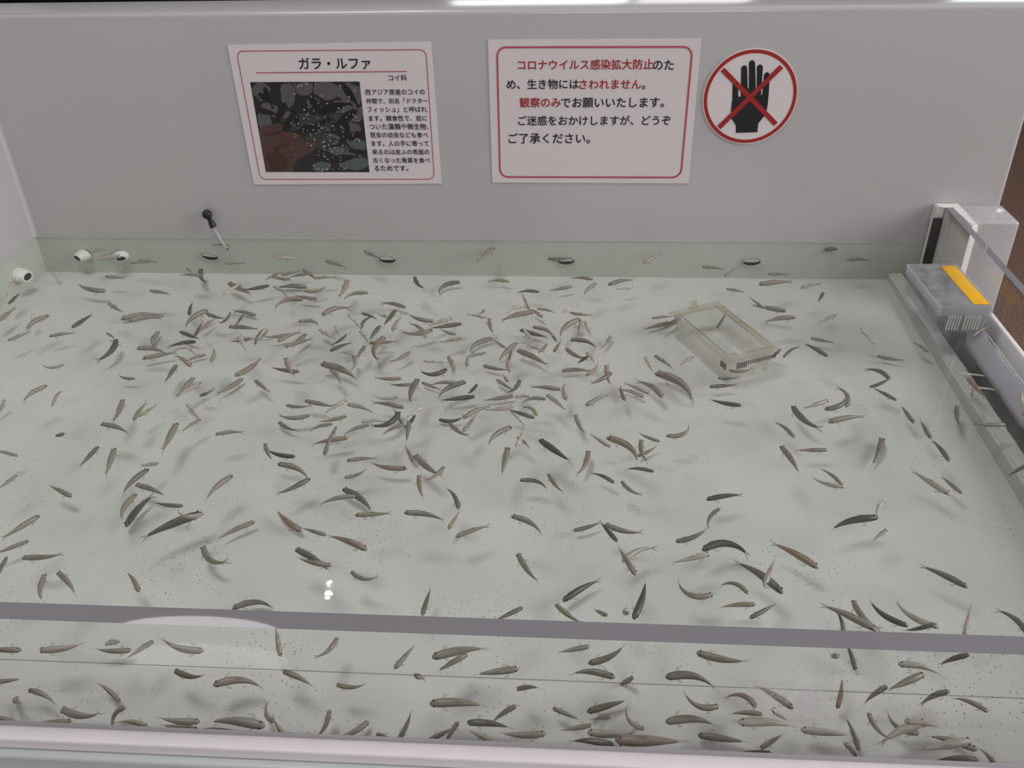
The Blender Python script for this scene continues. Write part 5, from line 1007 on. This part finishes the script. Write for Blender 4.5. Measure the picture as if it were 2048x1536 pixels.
bm = bmesh.new(); add_tube(bm, [(.004, -.040, .003), (.012, -.046, .0045), (.020, -.052, .003), (.024, -.056, .002)], [.0012, .0022, .0018, .0006], 8); obj('debris', bm, M['algline'], bb)

# ---------------------------------------------------------------- sunken tray on the pool floor
TZ = -.0668
tr_ = thing('sunken_tray', 'clear algae-stained plastic tray sunk on the pool floor, upper right', 'plastic tray', (.2195, -.236, TZ), -PI/2-math.atan2(-.90, .43)+PI/2+PI/2-PI/2)
tr_.rotation_euler = (0, 0, math.atan2(.43, .90))
HT = .040
obj('basket', shell(.033, .066, .036, .0695, .002, HT-.002, .0012, bottom=False), M['tray'], tr_)
bm = bmesh.new()
def frame(b, wo, do, wi, di, z0, z1):
    for a, mi in (((-wo, wo, di, do), 0), ((-wo, wo, -do, -di), 0), ((-wo, -wi, -di, di), 1), ((wi, wo, -di, di), 0)):
        n0 = len(b.faces); add_box(b, *a, z0, z1, .0006); b.faces.ensure_lookup_table()
        for f in b.faces[n0:]: f.material_index = mi
frame(bm, .0415, .076, .030, .062, HT-.0025, HT); obj('rim', bm, [M['trayrim'], M['tray']], tr_)
bm = bmesh.new()
for a, b in (((-.0305, .063), (-.0305, -.060)), ((-.030, .0625), (.030, .0625)), ((.030, .062), (.030, -.030)), ((-.004, -.0625), (.036, -.0625)), ((-.0405, .062), (-.040, .055)), ((.036, .060), (.0375, -.055)), ((-.0295, -.0585), (-.017, -.061))):
    add_tube(bm, [(a[0], a[1], HT+.0004), ((a[0]+b[0])/2+.0003, (a[1]+b[1])/2, HT+.0005), (b[0], b[1], HT+.0004)], [.00035, .0007, .0003], 6)
for x, y, r in ((.034, .052, .0013), (.0345, .010, .0011), (-.036, .062, .0012), (-.031, -.012, .0012), (.002, -.0632, .0010)): add_tube(bm, [(x, y, HT+.0001), (x, y, HT+.0009)], [r, r*.5], 8)
obj('algae_stains', bm, M['algline'], tr_)
bm = bmesh.new()
for k in range(22):
    x = -.026+k*.0028
    add_box(bm, x-(.0002 if k > 5 else .0004), x+(.0002 if k > 5 else .0004), -.0768, -.0752, HT-.010-(0 if k > 5 else .003), HT-.004)
for k in range(4): y = -.072+k*.0035; add_box(bm, -.0420, -.0404, y-.0004, y+.0004, HT-.013, HT-.004)
obj('vent_slits', bm, M['dkslit'], tr_)
bm = bmesh.new(); add_poly(bm, [(-.010, .0720, HT-.001), (.006, .0720, HT-.001), (.0035, .0730, HT+.011), (-.0055, .0730, HT+.011)], (0, .0016, 0)); obj('hook', bm, M['trayrim'], tr_)
bm = bmesh.new()
for x in (-.010, .004): add_box(bm, x, x+.0022, -.0585+.02, .02, HT-.0022, HT-.0005)
add_poly(bm, [(.013, -.058, HT-.001), (.019, -.034, HT-.001), (.021, -.034, HT-.001), (.015, -.058, HT-.001)], (0, 0, .001)); add_poly(bm, [(.029, -.058, HT-.001), (.020, -.034, HT-.001), (.022, -.034, HT-.001), (.030, -.056, HT-.001)], (0, 0, .001))
obj('divider', bm, M['tray'], tr_)
for sx in (-1, 1):
    for sy in (-1, 1): obj('foot', add_box(bmesh.new(), sx*.030-.003, sx*.030+.003, sy*.063-.003, sy*.063+.003, 0, .006, .0008), M['tray'], tr_)

# ---------------------------------------------------------------- grey bag lying in the gutter, with two pale ties
bg = thing('plastic_bag', 'crumpled grey plastic bag lying along the gutter by the right panel', 'plastic bag', (.5535, -.55, -.05))
bm = bmesh.new(); n, ln = 18, 70; rings = []
for j in range(ln+1):
    t = j/ln; y = .322-t*.61; tap = min(1, t/.035+.25); tap = tap**.6
    w_, h_ = .0098*tap, .0135*tap; ring = []
    for k in range(n):
        a = 2*PI*k/n; wob = 1+.16*noise.noise(Vector((math.cos(a)*1.6, math.sin(a)*1.6, y*42)))+.10*noise.noise(Vector((math.cos(a)*4, math.sin(a)*4, y*110+5)))
        x = w_*math.cos(a)*wob; z = h_*math.sin(a)*wob+.0145+.006*(x/.0098)*tap
        if math.sin(a) > .86 and math.cos(a) > 0: z += .0022
        ring.append(bm.verts.new((x-.001+.0012*noise.noise(Vector((y*18, 0, 0))), y, z+.004)))
    rings.append(ring)
for j in range(ln):
    for k in range(n): bm.faces.new((rings[j][k], rings[j][(k+1) % n], rings[j+1][(k+1) % n], rings[j+1][k]))
bm.faces.new(rings[0]); bm.faces.new(rings[-1]); obj('bag_body', bm, M['bag'], bg)
bm = bmesh.new(); v0 = None
for j in range(ln+1):
    t = j/ln; y = .318-t*.606; e = .003*noise.noise(Vector((0, y*35, 2))); v = (bm.verts.new((-.0085+e*.3, y, .010)), bm.verts.new((-.0135+e, y, .0125+e*.4)), bm.verts.new((-.0135+e, y, .0119+e*.4)), bm.verts.new((-.0085+e*.3, y, .0094)))
    if v0:
        for k in range(4): bm.faces.new((v0[k], v0[(k+1) % 4], v[(k+1) % 4], v[k]))
    else: bm.faces.new(v)
    v0 = v
bm.faces.new(v0); obj('loose_flap', bm, M['bagdark'], bg)
bm = bmesh.new(); add_tube(bm, [(.0058+.0008*noise.noise(Vector((0, .31-i*.03, 7))), .300-i*.03, .0355+.0008*noise.noise(Vector((3, i*.5, 0)))) for i in range(20)], [.0005]*20, 6); obj('crease', bm, M['slit'], bg)  # pale line paints the highlight along the bag's ridge
ti = thing('cable_tie', 'pair of thin pale tie ends sticking out over the gutter edge', 'cable tie', (.535, -.315, -.05))
for dy, ln_ in ((.006, .030), (-.026, .027)):
    obj('strand', add_tube(bmesh.new(), [(-.019, dy+.004, .0040), (-.010, dy-.004, .0065), (.002, dy-.009, .0080), (.012, dy-.011, .0070)], [.0005, .0010, .0010, .0007], 6), M['tie'], ti)

# ---------------------------------------------------------------- ceiling lamps mirrored in the water and the panel edge
lp = thing('ceiling_lamp', 'oval glowing ceiling lamp above the far side of the pool', 'ceiling lamp', (-1.2400, .7120, 1.9))
def oval(rx, ry, z0, z1, n=48):
    b = bmesh.new(); add_poly(b, [(rx*math.cos(2*PI*k/n), ry*math.sin(2*PI*k/n), z0) for k in range(n)], (0, 0, z1-z0)); return b
obj('diffuser', oval(.292, .070, 0, .004), M['lamp'], lp); obj('lamp_body', oval(.31, .085, .005, .04), M['housing'], lp)
sl = thing('ceiling_spotlight', 'small three-bulb ceiling spotlight above the far side of the pool', 'spotlight', (-.889, 1.050, 1.9))
obj('spot_body', add_box(bmesh.new(), -.03, .03, -.07, .07, .006, .05, .004), M['housing'], sl)
for x, y, a in ((-.004, .036, .011), (.002, .002, .014), (.006, -.036, .011)): obj('bulb', add_poly(bmesh.new(), [(x+a*math.cos(2*PI*k/20), y+a*.8*math.sin(2*PI*k/20), 0) for k in range(20)], (0, 0, .005)), M['spot'], sl)

# ---------------------------------------------------------------- fish
KS = [-2.2, -1.6, -1.1, -.7, -.35, 0, .35, .7, 1.1, 1.6, 2.2]
PROF = [(0, .008, .008, -.008), (.010, .026, .021, -.007), (.032, .040, .034, -.004), (.07, .051, .045, 0), (.12, .060, .056, .002), (.18, .065, .065, .002), (.26, .066, .072, .002), (.35, .065, .075, .001), (.45, .061, .072, .001), (.55, .053, .064, .002), (.65, .042, .053, .003), (.74, .030, .042, .004), (.81, .020, .034, .005), (.85, .012, .030, .005)]
def spine(k, s):
    n = 60; x = y = 0; d = s/n
    for i in range(n): t = (i+.5)*d; a = k*t**1.7; x -= math.cos(a)*d; y -= math.sin(a)*d
    a = k*s**1.7; return Vector((x, y, 0)), Vector((-math.cos(a), -math.sin(a), 0)), Vector((math.sin(a), -math.cos(a), 0))
def fish_parts(k):
    P = {}
    bm = bmesh.new(); n = 14; rings = []
    for s, w_, h_, dz in PROF:
        c, t, lat = spine(k, s)
        ring = []
        for q in range(n):
            a = 2*PI*q/n; sn = math.sin(a)
            ring.append(bm.verts.new(c+lat*(w_*math.cos(a))+Vector((0, 0, h_*(sn if sn > 0 else sn*.92)+dz))))
        rings.append(ring)
    for i in range(len(rings)-1):
        for q in range(n): bm.faces.new((rings[i][q], rings[i][(q+1) % n], rings[i+1][(q+1) % n], rings[i+1][q]))
    bm.faces.new(rings[0]); bm.faces.new(rings[-1]); P['fish'] = bm
    def sheet_fin(rows, th):
        """rows: list of lists of points; closed thin skin"""
        b = bmesh.new(); A = [[b.verts.new(p) for p in r] for r in rows]; Bv = [[b.verts.new(p+o) for p, o in zip(r, [th]*len(r))] for r in rows]
        R, Cn = len(rows), len(rows[0])
        for i in range(R-1):
            for j in range(Cn-1): b.faces.new((A[i][j], A[i][j+1], A[i+1][j+1], A[i+1][j])); b.faces.new((Bv[i][j], Bv[i+1][j], Bv[i+1][j+1], Bv[i][j+1]))
        for i in range(R-1): b.faces.new((A[i][0], A[i+1][0], Bv[i+1][0], Bv[i][0])); b.faces.new((A[i][-1], Bv[i][-1], Bv[i+1][-1], A[i+1][-1]))
        for j in range(Cn-1): b.faces.new((A[0][j], Bv[0][j], Bv[0][j+1], A[0][j+1])); b.faces.new((A[-1][j], A[-1][j+1], Bv[-1][j+1], Bv[-1][j]))
        return b
    rows = []
    for j in range(7):
        v = -1+2*j/6; row = []
        for i in range(6):
            u = i/5; s = .83+u*(.17-.095*(1-abs(v))); c, t, lat = spine(k, s)
            row.append(c+Vector((0, 0, .005+v*(.026+u*.064)))+lat*(.010*u*v))
        rows.append(row)
    _, _, lat = spine(k, .9); P['tail_fin'] = sheet_fin(rows, lat*.0035)
    rows = []
    for j in range(4):
        row = []
        for i in range(6):
            u = i/5; v = j/3; c, t, lat = spine(k, .40+u*.15+v*.05); h0 = .071-.014*u; row.append(c+Vector((0, 0, h0-.006+v*(.038*(1-u*.75)))))
        rows.append(row)
    _, _, lat = spine(k, .45); P['dorsal_fin'] = sheet_fin(rows, lat*.0035)
    P['pectoral_fin'] = []; P['eye'] = []
    for sd in (-1, 1):
        rows = []
        for j in range(4):
            row = []
            for i in range(5):
                u = i/4; v = j/3; c, t, lat = spine(k, .195+u*.075*(.35+v)+v*.05); row.append(c+lat*(sd*(.050+v*.070))+Vector((0, 0, -.032-.022*v)))
            rows.append(row)
        P['pectoral_fin'].append(sheet_fin(rows, Vector((0, 0, .003))))
        c, t, lat = spine(k, .072); b = bmesh.new(); bmesh.ops.create_uvsphere(b, u_segments=10, v_segments=7, radius=.0185); bmesh.ops.translate(b, vec=c+lat*(sd*.0415)+Vector((0, 0, .027)), verts=b.verts); P['eye'].append(b)
    return P
def mesh_of(bm, name, mat):
    me = bpy.data.meshes.new(name); bmesh.ops.recalc_face_normals(bm, faces=bm.faces); bm.to_mesh(me); bm.free(); me.materials.append(mat)
    for p in me.polygons: p.use_smooth = True
    return me
TMPL = []
for k in KS:
    P = fish_parts(k)
    TMPL.append(dict(fish=mesh_of(P['fish'], 'fish', TONE['n']), parts=[('tail_fin', mesh_of(P['tail_fin'], 'tail_fin', M['fin'])), ('dorsal_fin', mesh_of(P['dorsal_fin'], 'dorsal_fin', M['fin']))]
                + [('pectoral_fin', mesh_of(b, 'pectoral_fin', M['fin_clear'])) for b in P['pectoral_fin']] + [('eye', mesh_of(b, 'eye', M['eye'])) for b in P['eye']]))
def fish_matrix(x, y, z, rot, s, roll, pitch, girth):
    # template is modelled head first along +X with the tail behind; turn it, bank it and dip it
    R_ = Matrix.Rotation(rot-PI, 4, 'Z')
    return Matrix.Translation((x, y, z)) @ R_ @ Matrix.Translation((-.45*s, 0, 0)) @ Matrix.Rotation(pitch, 4, 'Y') @ Matrix.Translation((.45*s, 0, 0)) @ Matrix.Rotation(roll, 4, 'X') @ Matrix.Diagonal((s, s*girth, s*girth, 1))
def parse(l):
    v = l.split(','); return [float(a) for a in v[:5]]+[int(v[5]), float(v[6]), float(v[7]), v[8][0], 1.16 if v[8][-1] == 'w' else 1.0]
protos = {}
for l in FISH.strip().split('\n'):
    d, lab = l.split('|'); x, y, z, rot, s, j, roll, pitch, tone, girth = parse(d); tm = TMPL[j]
    if j not in protos:
        o = bpy.data.objects.new('fish', tm['fish']); COL.objects.link(o); kids = []
        for nm, me in tm['parts']: c = bpy.data.objects.new(nm, me); c.parent = o; COL.objects.link(c); kids.append(c)
        protos[j] = (o, kids)
    else:
        src, sk = protos[j]; o = src.copy(); COL.objects.link(o)
        for c0 in sk: c = c0.copy(); c.parent = o; COL.objects.link(c)
    o.material_slots[0].link = 'OBJECT'; o.material_slots[0].material = TONE[tone]
    o.matrix_world = fish_matrix(x, y, z, rot+PI, s, roll, pitch, girth)
    tag(o, lab, 'fish', 'fish of the shoal')
# the rest of the shoal, the smallest in view, as one mass
keys = list(TONE); verts, faces, mids = [], [], []
for l in REST.strip().split('\n'):
    x, y, z, rot, s, j, roll, pitch, tone, girth = parse(l); mt = fish_matrix(x, y, z, rot+PI, s, roll, pitch, girth)
    for nm, me in [('fish', TMPL[j]['fish'])]+TMPL[j]['parts']:
        base = len(verts); verts += [mt @ v.co for v in me.vertices]
        mi = keys.index(tone) if nm == 'fish' else (len(keys) if nm in ('tail_fin', 'dorsal_fin') else len(keys)+(1 if nm == 'eye' else 2))
        for p in me.polygons: faces.append([base+i for i in p.vertices]); mids.append(mi)
me = bpy.data.meshes.new('distant_fish'); me.from_pydata([tuple(v) for v in verts], [], faces)
FLAT = {}
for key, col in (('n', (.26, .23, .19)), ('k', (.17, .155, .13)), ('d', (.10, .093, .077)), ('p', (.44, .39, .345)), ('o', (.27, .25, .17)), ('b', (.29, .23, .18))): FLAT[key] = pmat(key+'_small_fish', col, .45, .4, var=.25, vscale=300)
for kx in keys: me.materials.append(FLAT[kx])
me.materials.append(M['fin']); me.materials.append(M['eye']); me.materials.append(M['fin_clear'])
for p, mi in zip(me.polygons, mids): p.material_index = mi; p.use_smooth = True
o = bpy.data.objects.new('distant_fish', me); COL.objects.link(o)
tag(o, 'crowd of the smallest grey fish scattered through the middle and far water', 'fish', kind='stuff')
bpy.context.view_layer.update()
